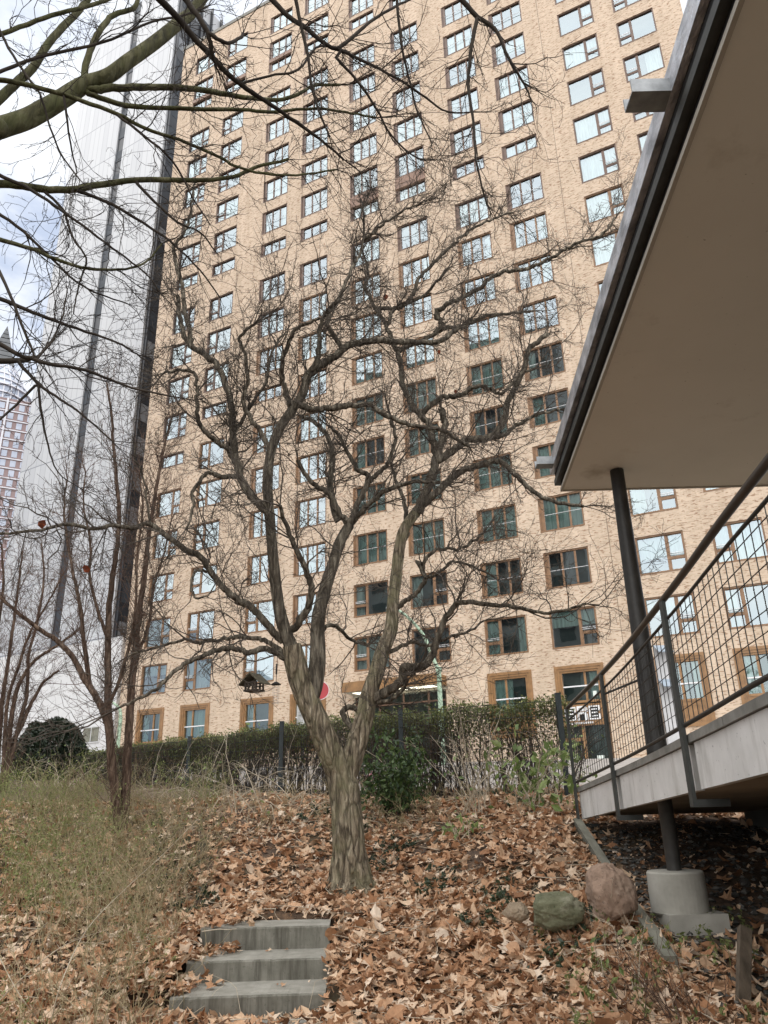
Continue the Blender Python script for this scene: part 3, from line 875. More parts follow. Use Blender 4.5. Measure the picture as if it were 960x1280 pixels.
for k in range(7):
    for j in range(3):
        x0 = -1.7 + k * .2 + R.uniform(-.02, .02); y0 = 5.52 + j * .215 + R.uniform(-.015, .015)
        zz = float(gz(x0, y0)) + .012 + R.uniform(-.006, .006)
        a = .085; rr = [R.uniform(.85, 1.12) for _ in range(8)]
        V = [(x0 + a * 1.3 * rr[i] * math.cos(i * math.pi / 4 + .39), y0 + a * 1.3 * rr[i] * math.sin(i * math.pi / 4 + .39), zz + .012 * math.sin(i)) for i in range(8)]
        pv.poly(V); 
        for i in range(8):
            p, q = V[i], V[(i + 1) % 8]; pv.quad([(p[0], p[1], p[2] - .05), (q[0], q[1], q[2] - .05), q, p])
tag(pv.build('stone_paving', MT['coping']), kind='structure')

# ------------------------------------------------------------------ pavilion on the right: deck, column, canopy
EDGE = np.array([(1.05, -4.5), (1.40, .0), (1.60, 2.0), (1.775, 3.7), (1.93, 5.15), (2.10, 7.3), (2.16, 9.43)])
DZ = np.array([(-4.5, .56), (0, .56), (3.7, .46), (5.15, .40), (7.54, .29), (9.43, .18)])
def ex(y): return float(np.interp(y, _ey, _exx))
_c = catmull(np.array([(a, b_, 0) for a, b_ in EDGE]), 8)
_ey, _exx = _c[:, 1], _c[:, 0]
def ez(y): return float(np.interp(y, DZ[:, 0], DZ[:, 1]))
pav = empty('pavilion', (2.19, 6.6, -.88), label='raised concrete terrace with flat overhanging roof on a dark steel column', cat='pavilion')
yy = np.linspace(-4.5, 9.43, 50)
XE = 7.5
m = MB()
for a, b_ in zip(yy[:-1], yy[1:]):      # slab, a shade back from its facing
    xa, xb, za, zb = ex(a) + .06, ex(b_) + .06, ez(a) - .03, ez(b_) - .03
    m.quad([(xa, a, za), (XE, a, za), (XE, b_, zb), (xb, b_, zb)])
    m.quad([(xa, a, za - .27), (xb, b_, zb - .27), (XE, b_, zb - .27), (XE, a, za - .27)])
    m.quad([(xa, a, za - .27), (xa, a, za), (xb, b_, zb), (xb, b_, zb - .27)])
a = 9.43; m.quad([(ex(a) + .06, a, ez(a) - .3), (ex(a) + .06, a, ez(a) - .03), (XE, a, ez(a) - .03), (XE, a, ez(a) - .3)])
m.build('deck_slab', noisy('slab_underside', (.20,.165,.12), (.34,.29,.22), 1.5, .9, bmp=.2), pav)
def along(y0, y1, x_in, x_out, ztop, zbot, name, mt, n=10):
    m = MB(); ys_ = np.linspace(y0, y1, n)
    P = [[(ex(y) + x_out, y, ez(y) + zbot), (ex(y) + x_out, y, ez(y) + ztop), (ex(y) + x_in, y, ez(y) + ztop), (ex(y) + x_in, y, ez(y) + zbot)] for y in ys_]
    for A, B in zip(P[:-1], P[1:]):
        for j in range(4): m.quad([A[j], B[j], B[(j + 1) % 4], A[(j + 1) % 4]])
    m.quad(P[0][::-1]); m.quad(P[-1])
    return m.build(name, mt, pav)
POSTS = [9.38, 7.54, 5.13, 2.2]
for y0, y1 in ((-4.4, -1.1), (-1.0, 2.15), (2.25, 5.08), (5.19, 7.50), (7.60, 9.40)):
    along(y0, y1, .055, .0, -.052, -.33, 'facing_panel', MT['deck_white'])
for y0, y1 in ((-4.4, -.5), (-.48, 2.1), (2.12, 4.35), (4.37, 6.7), (6.72, 9.40)):
    along(y0, y1, .32, -.022, .004, -.048, 'coping', MT['coping'])
# column runs through the deck to its concrete footing
CXC, CYC = 2.19, 6.6
m = MB(); m.lathe([(.056, -.52), (.058, .15), (.085, .16), (.085, .3), (.074, 1.5), (.062, 2.915)], 24, (CXC, CYC, 0)); m.build('column', MT['steel_dark'], pav, smooth=True)
m = MB(); m.lathe([(.20, -.79), (.212, -.775), (.215, -.65), (.213, -.505), (.204, -.493), (.06, -.49)], 40, (CXC, CYC, 0)); fo = m.build('footing', MT['concrete'], pav, smooth=False)
m = MB(); m.box((CXC - .17, CYC - .235, -1.1), (CXC + .27, CYC + .22, -.772)); m.build('footing_base', MT['concrete'], fo, origin=pav.location)
# canopy
SZ = 2.92
CE = lambda y: 1.455 + (y - 2.09) * (1.78 - 1.455) / (7.05 - 2.09)
Y0C, Y1C = -4.5, 7.05
def cprof(name, pr, mt, ya=Y0C, yb=Y1C, xr=None):
    """sweep a closed profile (x outwards negative, z up) along the roof edge, mitred round the far end"""
    m = MB()
    A = [(CE(ya) + x, ya, SZ + z) for x, z in pr]; B = [(CE(yb) + x, yb - x, SZ + z) for x, z in pr]; Cc = [(8.0, yb - x, SZ + z) for x, z in pr]
    n = len(pr)
    for P, Q in ((A, B), (B, Cc)):
        for j in range(n): m.quad([P[j], Q[j], Q[(j + 1) % n], P[(j + 1) % n]])
    m.poly(A); m.poly(Cc)
    return m.build(name, mt, pav)
m = MB(); m.hexa([(CE(Y0C), Y0C, SZ), (8, Y0C, SZ), (8, Y1C, SZ), (CE(Y1C), Y1C, SZ), (CE(Y0C), Y0C, SZ + .35), (8, Y0C, SZ + .35), (8, Y1C, SZ + .35), (CE(Y1C), Y1C, SZ + .35)])
m.build('soffit', MT['soffit'], pav)
cprof('soffit_trim', [(0.0, -.012), (-.022, -.012), (-.022, .02), (0, .02)], noisy('trim', (.42,.39,.33), (.52,.48,.41), 3, .7))
cprof('shadow_gap', [(0, .021), (-.012, .021), (-.012, .24), (0, .24)], MT['black'])  # recess face coloured black to stand for its shade
cprof('steel_channel', [(-.014, .07), (-.062, .07), (-.062, .128), (-.014, .128)], MT['steel_green'])
cprof('upper_shade_strip', [(-.013, .135), (-.05, .135), (-.05, .20), (-.013, .20)], MT['black'])  # solid black strip standing for the shadow below the zinc
cprof('roof_edge', [(-.013, .202), (-.088, .202), (-.088, .345), (-.06, .355), (-.013, .355)], MT['zinc'])
m = MB(); m.hexa([(CE(Y0C) - .01, Y0C, SZ + .351), (8, Y0C, SZ + .351), (8, Y1C, SZ + .351), (CE(Y1C) - .01, Y1C, SZ + .351), (CE(Y0C) - .01, Y0C, SZ + .385), (8, Y0C, SZ + .385), (8, Y1C, SZ + .385), (CE(Y1C) - .01, Y1C, SZ + .385)])
m.build('roof_deck', MT['coping'], pav)
def spout(y, ln, wd):
    m = MB(); x1 = CE(y) - .07; x0 = x1 - ln; z0, z1 = SZ + .205, SZ + .285; t = .008
    m.box((x0, y - wd / 2, z0), (x1, y + wd / 2, z0 + t)); m.box((x0, y - wd / 2, z0 + t), (x1, y - wd / 2 + t, z1)); m.box((x0, y + wd / 2 - t, z0 + t), (x1, y + wd / 2, z1))
    return m.build('rain_spout', MT['galv'], pav)
SPOUTS = [(2.73, .21, .12), (6.93, .19, .12)]
for s_ in SPOUTS: spout(*s_)
# added dark walls that keep light out from under the deck
m = MB(); m.box((4.0, -4.4, -1.5), (4.2, 9.4, -.02)); m.box((1.2, -4.5, -1.5), (4.2, -4.4, .2)); m.build('light_block_wall', MT['room'], pav)
m = MB(); m.box((7.3, -4.5, -1.3), (7.5, 9.43, SZ)); m.build('rear_wall', noisy('pavilion_wall', (.3,.27,.22), (.38,.34,.28), 1, .9), pav)

# ------------------------------------------------------------------ railing of the terrace
ral = empty('terrace_railing', (2.0, 5.13, .40), label='dark steel railing with wire mesh along the terrace edge', cat='railing')
RH = .90
yy = np.linspace(.9, 9.42, 46)
def railpts(dz, dx=-.03): return [(ex(y) + dx, y, ez(y) + dz) for y in yy]
m = MB(); m.tube(railpts(RH), .024, 14); m.build('handrail', MT['rail_brown'], ral, smooth=True)
m = MB(); m.tube(railpts(RH - .14), .011, 8); m.build('top_rail', MT['steel_dark'], ral, smooth=True)
m = MB(); m.tube(railpts(.06), .014, 10); m.build('bottom_rail', MT['steel_dark'], ral, smooth=True)
for y in POSTS:
    m = MB(); x = ex(y) - .03; z = ez(y)
    m.hexa([(x - .03, y - .03, z - .43), (x - .005, y - .03, z - .43), (x - .005, y + .03, z - .43), (x - .03, y + .03, z - .43),
            (x - .03, y - .03, z + RH - .02), (x - .005, y - .03, z + RH - .02), (x - .005, y + .03, z + RH - .02), (x - .03, y + .03, z + RH - .02)])
    m.box((x - .005, y - .03, z - .43), (x + .20, y + .03, z - .385))
    m.build('post', MT['steel_green'], ral)
m = MB()
for k, y in enumerate(np.arange(1.2, 9.36, .105)):
    m.tube([(ex(y) - .03, y, ez(y) + .06), (ex(y) - .03, y, ez(y) + RH - .14)], .0032, 4, cap=False)
for z in np.arange(.15, .75, .09):
    m.tube([(ex(y) - .036, y, ez(y) + z) for y in yy], .0034, 4, cap=False)
m.build('wire_mesh', MT['steel_dark'], ral)
m = MB(); m.tube([(ex(7.54) - .03, 7.54, ez(7.54) + RH - .2), (CXC - .03, CYC + .03, .29 + RH - .2)], .011, 6); m.build('stay_bar', MT['steel_dark'], ral)

# ------------------------------------------------------------------ stones, edging, odd wood
def rock(name, c, rx, ry, rz, seed, mt, label, cat='boulder', sharp=.08):
    bm_v = []
    n1, n2 = 64, 96
    rs_ = np.random.RandomState(seed)
    dirs = rs_.normal(size=(16, 3)); dirs /= np.linalg.norm(dirs, axis=1)[:, None]
    cut = rs_.uniform(.70, .96, 16)
    V = []
    for a in range(n1 + 1):
        th = math.pi * a / n1
        for b_ in range(n2):
            ph = 2 * math.pi * b_ / n2
            d = np.array([math.sin(th) * math.cos(ph), math.sin(th) * math.sin(ph), math.cos(th)])
            r = 1.0
            for D, k in zip(dirs, cut):
                q = d @ D
                if q > .05 and k / q < r: r = (k / q) * (1 - sharp) + r * sharp
            q_ = Vector(d) * 1.5 + Vector((seed * 3.1, seed * 1.7, 0))
            r *= 1 + .11 * mnoise.fractal(q_, 1.0, 2.1, 3) + .045 * mnoise.fractal(q_ * 4.3, .9, 2.0, 4)
            V.append((d[0] * rx * r, d[1] * ry * r, d[2] * rz * r))
    F = [(a * n2 + b_, (a + 1) * n2 + b_, (a + 1) * n2 + (b_ + 1) % n2, a * n2 + (b_ + 1) % n2) for a in range(n1) for b_ in range(n2)]
    m = MB(); m.add(V, F)
    o = m.build(name, mt, smooth=True)
    o.location = c
    return tag(o, label, cat, 'boulders by the terrace' if cat == 'boulder' else None)
def rock_mat(name, c0, c1, c2, sp):
    m, nt, b = new_mat(name); v = coords(nt)
    c = ramp(nt, noise(nt, v, 5, 7, .7), [(.3, c0), (.52, c1), (.7, c2)])
    c = mix(nt, ramp(nt, noise(nt, v, 42, 3, .6), [(.58, (0,0,0)), (.68, (.7,.7,.7))]), c, sp)
    nt.links.new(c, b.inputs['Base Color']); b.inputs['Roughness'].default_value = .9
    bump(nt, b, noise(nt, v, 26, 8, .75), .7, .02); return m
def place(px, py, y): p = at_y(px, py, y); return (float(p[0]), float(p[1]), float(p[2]))
rock('boulder', place(761, 1117, 6.35), .205, .18, .215, 4, rock_mat('reddish_stone', (.20,.135,.095), (.34,.235,.17), (.44,.335,.255), (.15,.105,.075)), 'rounded reddish brown boulder beside the terrace footing')
rock('boulder', place(697, 1138, 6.25), .225, .17, .14, 11, rock_mat('mossy_stone', (.07,.078,.04), (.16,.16,.095), (.30,.285,.21), (.05,.065,.03)), 'flat mossy green boulder left of the reddish one')
rock('stone', place(645, 1140, 6.4), .095, .09, .075, 21, rock_mat('tan_stone', (.17,.125,.08), (.30,.23,.155), (.40,.32,.23), (.13,.09,.06)), 'small tan stone left of the mossy boulder', 'stone')
def ground_ray(px, py):
    d = ray(px, py); t = 1.0
    for _ in range(4000):
        p = d * t
        if p[2] <= gz(p[0], p[1]): break
        t += .004
    return p
def board(name, pts, wd, th, mt, label, cat):
    m = MB()
    P = [np.array(p) for p in pts]
    for a, b_ in zip(P[:-1], P[1:]):
        d = b_ - a; d = d / np.linalg.norm(d)
        m.bar(a, b_, th, wd, 0)
    return tag(m.build(name, mt), label, cat)
timber = noisy('grey_timber', (.12,.115,.085), (.24,.235,.19), 2.2, .9, stretch=(6,1.2,6), bmp=.35, bscale=18)
P = [ground_ray(*p) + np.array([0, 0, .02]) for p in ((722, 1032), (752, 1080), (790, 1140), (818, 1178), (840, 1212))]
board('edging_board', P, .12, .085, timber, 'weathered grey timber edging board running downhill past the boulders', 'edging board')
pw = noisy('rotten_wood', (.05,.037,.024), (.15,.115,.08), 2, .95, stretch=(8,8,1), bmp=.7, bscale=9)
p0 = ground_ray(924, 1262); p1 = at_y(931, 1160, p0[1] + .28)
m = MB(); m.bar(p0 - np.array([0, 0, .1]), p1, .075, .045, up=(0, 1, 0)); tag(m.build('old_stake', pw), 'rotten brown wooden stake leaning near the right edge', 'stake')
# gravel below the deck
gr = MB(); r3 = np.random.RandomState(5)
for _ in range(2600):
    y = r3.uniform(5.0, 9.2); x = ex(y) + r3.uniform(-.05, 2.2)
    if x > 2.6 and r3.rand() < .4: continue
    z = float(gz(x, y)); s = r3.uniform(.012, .038)
    d = np.array([(1,0,0),(0,1,0),(-1,0,0),(0,-1,0),(0,0,1),(0,0,-1)]) * s * r3.uniform(.6, 1.3, (6, 1)) * np.array([1.3, 1, .6])
    t = r3.rand() * 6.28; c, s_ = math.cos(t), math.sin(t)
    d = d @ np.array([[c, s_, 0], [-s_, c, 0], [0, 0, 1]])
    gr.add(d + [x, y, z + .012], [(0,1,4,4),(1,2,4,4),(2,3,4,4),(3,0,4,4),(1,0,5,5),(2,1,5,5),(3,2,5,5),(0,3,5,5)], 0, r3.rand())
tag(gr.build('gravel', toned('gravel_grey', [(0, (.03,.03,.027)), (.6, (.09,.085,.075)), (1, (.19,.18,.16))], .9), attr=True), kind='stuff')
# ------------------------------------------------------------------ growing things: helpers
def unit(a): return a / np.maximum(np.linalg.norm(a, axis=-1, keepdims=True), 1e-9)
def batch_tubes(mb, P, r, n=3, c=None):
    """P (N,k,3) centre lines, r (N,k) radii -> N open tubes"""
    N, k, _ = P.shape
    if N == 0: return
    T = np.empty_like(P); T[:, 1:-1] = P[:, 2:] - P[:, :-2]; T[:, 0] = P[:, 1] - P[:, 0]; T[:, -1] = P[:, -1] - P[:, -2]
    T = unit(T)
    ref = np.array([.37, .23, .9]); A = unit(np.cross(T, ref) + 1e-6); B = np.cross(T, A)
    th = np.arange(n) * 2 * math.pi / n
    V = P[:, :, None, :] + r[:, :, None, None] * (np.cos(th)[None, None, :, None] * A[:, :, None, :] + np.sin(th)[None, None, :, None] * B[:, :, None, :])
    idx = np.arange(N * k * n).reshape(N, k, n)
    a = idx[:, :-1, :]; b_ = np.roll(a, -1, 2); d = idx[:, 1:, :]; e = np.roll(d, -1, 2)
    F = np.stack([a, b_, e, d], -1).reshape(-1, 4)
    cc = None
    if c is not None: cc = np.repeat(np.asarray(c), k * n)
    mb.add(V.reshape(-1, 3), F, 0, cc)
def sprout(P, r, m, rs, lo=.12, hi=1.0, ang=(.5, 1.1)):
    """m side shoots per centre line: start points, directions, parent radius"""
    N, k, _ = P.shape
    t = rs.uniform(lo, hi, (N, m)) * (k - 1 - 1e-6)
    i = np.minimum(t.astype(int), k - 2); fr = (t - i)[..., None]
    n_ = np.arange(N)[:, None]
    S = P[n_, i] * (1 - fr) + P[n_, i + 1] * fr
    T = unit(P[n_, i + 1] - P[n_, i])
    pr = unit(np.cross(T, rs.normal(size=T.shape)))
    a = rs.uniform(ang[0], ang[1], (N, m))[..., None]
    D = unit(T * np.cos(a) + pr * np.sin(a))
    rr = r[n_, i]
    return S.reshape(-1, 3), D.reshape(-1, 3), rr.reshape(-1)
def march(S, D, L, k, rs, jit=.3, up=.05, pull=None):
    N = len(S); P = np.empty((N, k + 1, 3)); P[:, 0] = S; d = D.copy()
    for j in range(k):
        d = d + rs.normal(size=d.shape) * jit; d[:, 2] += up
        if pull is not None: d += pull
        d = unit(d)
        P[:, j + 1] = P[:, j] + d * (L / k)[:, None]
    return P
def taper(r0, k, tip=.35):
    return r0[:, None] * np.linspace(1, tip, k + 1)[None, :]
def leaves(mb, Cc, size, tone, rs, wide=.5, updir=.0, N_=None, droop=None):
    """one folded four-cornered leaf per centre"""
    N = len(Cc)
    d = rs.normal(size=(N, 3)); d[:, 2] += updir
    if droop is not None: d[:, 2] -= droop
    d = unit(d)
    s = unit(np.cross(d, rs.normal(size=(N, 3))))
    nrm = np.cross(d, s)
    sz = np.asarray(size)[:, None]
    V = np.stack([Cc - d * sz * .5, Cc + s * sz * wide * .5 + nrm * sz * .07, Cc + d * sz * .5, Cc - s * sz * wide * .5 + nrm * sz * .07], 1).reshape(-1, 3)
    i = np.arange(N) * 4
    mb.add(V, np.stack([i, i + 1, i + 2, i + 3], 1), 0, np.repeat(tone, 4))

class Tree:
    def __init__(s, thing, seed):
        s.o = thing; s.px = []; s.y = []; s.P = []; s.r = []; s.limbs = []; s.rs = np.random.RandomState(seed)
    def trace(s, pts, r0, r1, dy=0.0, y0=None, wob=.12, name='limb', mat=None, n=8, per=5, tip=1.0, rough=.06, radii=None, gnarl=.0, build=True):
        pts = np.asarray(pts, float)
        root = None
        if y0 is None:
            A = np.array(s.px); dd = np.hypot(A[:, 0] - pts[0, 0], A[:, 1] - pts[0, 1]); j = int(dd.argmin())
            y0 = s.y[j]; root = s.P[j]
        sp = catmull(np.hstack([pts, np.zeros((len(pts), 1))]), per)[:, :2]
        if gnarl: sp = sp + np.vstack([[0, 0], s.rs.normal(size=(len(sp) - 2, 2)) * gnarl, [0, 0]])
        L = np.concatenate([[0], np.cumsum(np.hypot(*np.diff(sp, axis=0).T))]); t = L / L[-1]
        ph = s.rs.uniform(0, 6.28); fq = max(1.0, L[-1] / 120)
        yy_ = y0 + dy * t + wob * np.sin(t * fq * 3 + ph) * t - 0
        P = np.array([at_y(a, b_, y) for (a, b_), y in zip(sp, yy_)])
        if radii is not None:
            rp = np.interp(np.linspace(0, 1, len(sp)), np.linspace(0, 1, len(radii)), radii)
        else: rp = r0 + (r1 - r0) * t
        r = rp * (P @ _f) / FPX
        for a, b_, c, d in zip(sp, yy_, P, r): s.px.append(a); s.y.append(b_); s.P.append(c); s.r.append(d)
        PP, rr = P, r
        if root is not None and np.linalg.norm(root - P[0]) > .004:
            PP = np.vstack([root, P]); rr = np.concatenate([[r[0]], r])
        s.limbs.append((PP, rr))
        if build:
            m = MB()
            wobn = 1 + s.rs.uniform(-rough, rough, (len(PP), n))
            wobn[1:-1] = (wobn[:-2] + wobn[1:-1] * 2 + wobn[2:]) / 4
            m.tube(PP, rr, n, wob=wobn)
            m.build(name, mat, s.o, smooth=True)
        return P, r
    def twigs(s, per_m, len1, levels, mat, name='twigs', jit=(.35, .4, .45), up=(.06, .04, .02), rmax=.010, rmin=.0016, pull=None, kids=(5, 4), shrink=.5, skip=0, steps=(7, 5, 3), minr=0.0, ang=(.5, 1.15)):
        mb = MB(); rs = s.rs
        S, D, PR = [], [], []
        for P, r in s.limbs[skip:]:
            seg = np.linalg.norm(np.diff(P, axis=0), axis=1); L = np.concatenate([[0], np.cumsum(seg)])
            n = rs.poisson(per_m * L[-1] * .92)
            for _ in range(n):
                q = rs.uniform(.06, 1.0) * L[-1]
                i = min(int(np.searchsorted(L, q)) , len(P) - 1); i = max(i, 1)
                if r[i] < minr or r[i] > .05 and rs.rand() < .6: continue
                fr = (q - L[i-1]) / max(seg[i-1], 1e-6)
                S.append(P[i-1] * (1 - fr) + P[i] * fr)
                T = unit(P[i] - P[i-1]); pr = unit(np.cross(T, rs.normal(size=3))); a = rs.uniform(*ang)
                D.append(T * math.cos(a) + pr * math.sin(a)); PR.append(r[i])
            # a spray carries each limb on past its tip
            for _ in range(3):
                S.append(P[-1]); D.append(unit(unit(P[-1] - P[-2]) + rs.normal(size=3) * .3)); PR.append(r[-1] * 1.2)
        S, D, PR = np.array(S), np.array(D), np.array(PR)
        L = rs.uniform(len1[0], len1[1], len(S))
        r0 = np.minimum(np.maximum(PR * .55, rmin * 2), rmax) * rs.uniform(.6, 1.1, len(S))
        Lf = L
        for lv in range(levels):
            P = march(S, D, L, steps[lv], rs, jit[lv], up[lv], pull)
            r = np.maximum(taper(r0, steps[lv], .3), rmin)
            batch_tubes(mb, P, r, 4 if lv == 0 else 3)
            if lv + 1 < levels:
                S, D, PR = sprout(P, r, kids[lv], rs, .1, 1.0, (.4, 1.1))
                L = np.repeat(L, kids[lv]) * shrink * rs.uniform(.45, 1.15, len(S))
                r0 = np.maximum(PR * .62, rmin)
        return mb.build(name, mat, s.o)

# ------------------------------------------------------------------ main tree
y_t = 7.8
tb = ground_ray(441, 1112)
tree = empty('gnarled_tree', (float(tb[0]), float(tb[1]), float(tb[2])), label='bare gnarled tree with forked trunk and twisting limbs in the leaf litter', cat='tree')
T = Tree(tree, 3)
# trunk with fissured bark: ribs in the mesh itself
def ribbed(P, r, n=40, amp=.07):
    """bark relief: plates and furrows drawn out along the stem"""
    k = len(P); L = np.concatenate([[0], np.cumsum(np.linalg.norm(np.diff(P, axis=0), axis=1))])
    wv = np.ones((k, n))
    for i in range(k):
        rr = r[i] * 1.0
        for j in range(n):
            t = 2 * math.pi * j / n; q = Vector((math.cos(t) * rr * 26, math.sin(t) * rr * 26, L[i] * 4.2))
            q2 = Vector((math.cos(t) * 1.1, math.sin(t) * 1.1, L[i] * 1.6))
            wv[i, j] = 1 + amp * (.55 - 1.6 * abs(mnoise.noise(q))) + amp * .45 * mnoise.noise(q * 2.7) + amp * 1.1 * mnoise.noise(q2)
    return wv
def big(pts, radii, y0=None, dy=0, name='limb', n=30, per=9, amp=.07, mat='bark'):
    P, r = T.trace(pts, 1, 1, dy, y0, wob=.05, radii=radii, build=False, per=per)
    PP, rr = T.limbs[-1]
    m = MB(); m.tube(PP, rr, n, wob=ribbed(PP, rr, n, amp))
    return m.build(name, MT[mat], tree, smooth=True)
big([(441,1124),(439,1095),(437,1060),(433,1020),(429,985),(424,962)], [42,27,20,18.4,18.4,17.6], tb[1], 0, 'trunk', 84, 16, amp=.10)
big([(428,975),(415,945),(401,912),(389,885),(377,855),(369,828),(364,806)], [15,14.8,14.6,14.2,14,13.4,11], None, -.25, 'trunk_fork', 64, 12, amp=.09)
big([(428,978),(440,950),(449,920),(456,895),(461,868),(470,842),(478,815),(489,786),(491,755),(496,715),(499,685),(505,662),(519,642)], [14,13.6,12.2,11.2,10,9.4,8.6,7.9,7.4,7,6.7,6.5,6.3], None, .35, 'trunk_fork', 64, 10, amp=.09)
big([(386,884),(394,852),(397,825),(397,800),(398,770),(405,742),(414,712),(425,678),(437,656)], [10,10.6,10,9.2,8.4,7.8,7.2,6.7,6], None, .2, 'limb', 28, mat='limb')
big([(366,812),(357,790),(350,765),(345,735),(341,695),(338,655),(335,620),(335,590),(340,560),(350,535),(365,512),(378,492),(384,470)], [8.6,8.1,7.5,7.1,6.8,6.5,6.2,6,5.8,5.7,5.5,5.4,5.2], None, -.5, 'limb', 24, mat='limb')
LM = MT['limb']
def lb(pts, r0, r1, dy=0, gn=.8, n=9): T.trace(pts, r0 * .92, r1 * .92, dy, None, mat=LM, n=n, gnarl=gn, per=5)
lb([(384,470),(398,458),(415,448),(435,433),(460,427),(490,426),(520,428),(545,427),(560,420),(575,408)], 6, 3, .5)
lb([(336,640),(322,628),(309,613),(297,585),(293,560),(291,530),(289,505),(282,480),(270,455),(250,441),(233,425),(226,400),(222,370)], 6, 3, .4)
lb([(240,432),(238,412),(231,390),(227,355),(219,328),(218,308),(230,290),(239,262),(242,232)], 3.5, 1.5, .3)
lb([(291,565),(277,556),(259,542),(248,526),(247,500),(246,480),(242,466),(225,463),(205,466)], 3.8, 1.8, -.4)
lb([(438,655),(424,643),(415,622),(403,612),(392,606),(381,592),(372,575)], 5, 2.6, -.3)
lb([(421,650),(416,625),(413,597),(416,570),(410,548),(396,530),(376,520)], 5, 2.6, .5)
lb([(438,655),(446,632),(456,612),(460,594),(448,588),(436,568),(426,548),(415,535)], 4.6, 2.2, .3)
lb([(458,606),(468,596),(482,583),(490,566),(494,545),(487,520)], 3.5, 2, -.2)
lb([(438,657),(456,634),(480,615),(502,606),(530,602),(552,604)], 4.2, 2.2, -.5)
lb([(369,785),(384,760),(389,738),(385,718),(376,698),(366,678),(357,655),(350,632)], 5.5, 2.6, -.6)
lb([(497,700),(500,690),(506,672),(508,650),(505,625),(496,604),(489,580)], 4, 2, .3)
# right fork
lb([(519,643),(530,622),(538,598),(545,575),(552,553),(556,530),(552,512)], 7, 4.2, .2)
lb([(520,640),(536,624),(556,606),(578,589),(605,580),(625,577),(641,590),(657,605),(671,618),(691,626),(730,633)], 5.8, 2.2, -.5)
lb([(546,577),(565,564),(590,549),(607,547),(622,540),(631,522),(635,503),(647,480),(657,455),(662,436),(672,427),(684,418)], 5.5, 3.2, .3)
lb([(590,551),(610,549),(628,545),(645,533),(668,520),(700,512)], 3.4, 1.6, -.3)
lb([(545,570),(542,553),(538,532),(525,519),(511,499),(503,477),(501,455),(495,437),(485,411),(468,382),(458,362)], 5, 2.4, .4)
lb([(372,505),(386,511),(405,511),(432,508),(460,506),(473,512),(485,520),(512,531),(535,535),(552,538),(585,557)], 4.6, 2.4, .2)
lb([(525,520),(538,507),(555,496),(572,495),(600,482),(615,488),(630,491),(652,467),(668,461)], 4, 1.8, -.3)
lb([(497,440),(510,432),(522,428),(545,417),(556,410),(577,409),(607,395),(640,392),(668,388)], 3.6, 1.6, .4)
lb([(485,405),(493,386),(510,378),(532,367),(549,348),(560,335)], 2.8, 1.6, .2)
lb([(545,415),(552,405),(545,391),(560,380),(577,372),(597,361),(616,346),(633,339),(652,337),(668,332),(682,326),(697,318),(713,307),(735,299),(752,294),(770,272)], 3.8, 1.4, -.6)
lb([(468,385),(494,385),(512,376),(522,352),(530,342),(552,319),(570,302),(590,287),(612,276),(640,266)], 3, 1.4, .5)
lb([(408,405),(413,388),(421,376),(430,358),(437,342),(445,326),(452,310),(455,280),(453,258)], 3.2, 1.3, .2)
lb([(455,360),(460,340),(453,313)], 2.2, 1.2, .1)
lb([(455,300),(470,288),(485,276),(505,262),(525,256)], 2.2, 1, -.3)
lb([(384,470),(396,452),(399,430),(400,412),(406,392),(420,378)], 4.5, 2.2, -.2)
lb([(365,512),(358,492),(353,472),(355,444),(367,416),(384,404),(400,398)], 4.2, 2, -.5)
lb([(335,560),(325,538),(314,524),(304,502),(309,480),(307,447),(300,428),(303,417),(320,404)], 3.6, 1.8, -.3)
lb([(300,585),(285,560),(300,530),(318,500),(332,478),(340,440),(352,420)], 3, 1.5, .5)
lb([(296,596),(277,595),(260,591),(250,602),(240,616),(242,636),(232,662)], 3.6, 1.4, -.5)
# low right limb and the stub beside the trunk
lb([(466,875),(480,866),(497,856),(504,846),(505,834),(517,834),(530,832),(541,818),(546,802),(556,775),(571,753)], 6.8, 3.8, -.5, .6, 12)
lb([(571,753),(585,752),(602,755),(625,757),(650,760),(680,766),(710,761),(733,755)], 3.6, 1.5, -.4)
lb([(470,878),(488,875),(503,862),(510,850)], 3, 2.4, -.3)
lb([(494,762),(505,752),(520,741),(531,725),(529,705),(545,688),(572,687),(592,677),(605,665)], 3.6, 1.6, -.5)
lb([(520,702),(533,722),(553,712),(566,702),(590,708),(612,718)], 2.6, 1.3, -.5)
lb([(477,818),(495,812),(515,802),(535,807),(560,797),(585,790),(605,776)], 3.2, 1.4, .4)
lb([(402,784),(420,782),(430,792),(445,802),(462,805)], 3, 1.8, .5)
lb([(446,948),(444,930),(445,915),(433,901),(428,890),(436,884),(452,888),(462,884)], 4.5, 3.5, .45, .5)
# low left limbs
lb([(362,828),(349,818),(330,811),(310,815),(296,811),(282,810),(265,815),(250,822),(230,831),(212,845),(195,862),(168,877),(150,884)], 4.6, 1.8, -.9)
lb([(358,818),(350,812),(337,803),(325,799),(300,796),(280,798),(260,801),(245,803),(232,799),(207,806),(165,818)], 3.6, 1.3, .4)
lb([(350,800),(338,785),(322,767),(312,757),(300,752),(289,743),(280,735),(267,720),(252,698),(232,687),(205,667),(187,655),(170,659),(160,659),(142,657),(115,661),(85,655),(52,662),(12,666),(-15,667)], 5.4, 1.5, -1.0, .5)
lb([(262,712),(243,716),(238,735),(246,748),(262,742)], 2.2, 1.2, -.3)
lb([(187,655),(184,630),(180,600),(170,575),(168,552)], 1.8, .9, -.2)
FEED_Y = None
_n = len(T.limbs)
tw = T.twigs(8.8, (.35, 1.2), 3, MT['twig'], jit=(.24, .30, .36), up=(.05, .05, .04), rmax=.0095, rmin=.0020, kids=(8, 4), shrink=.46, skip=3, steps=(7, 5, 3))
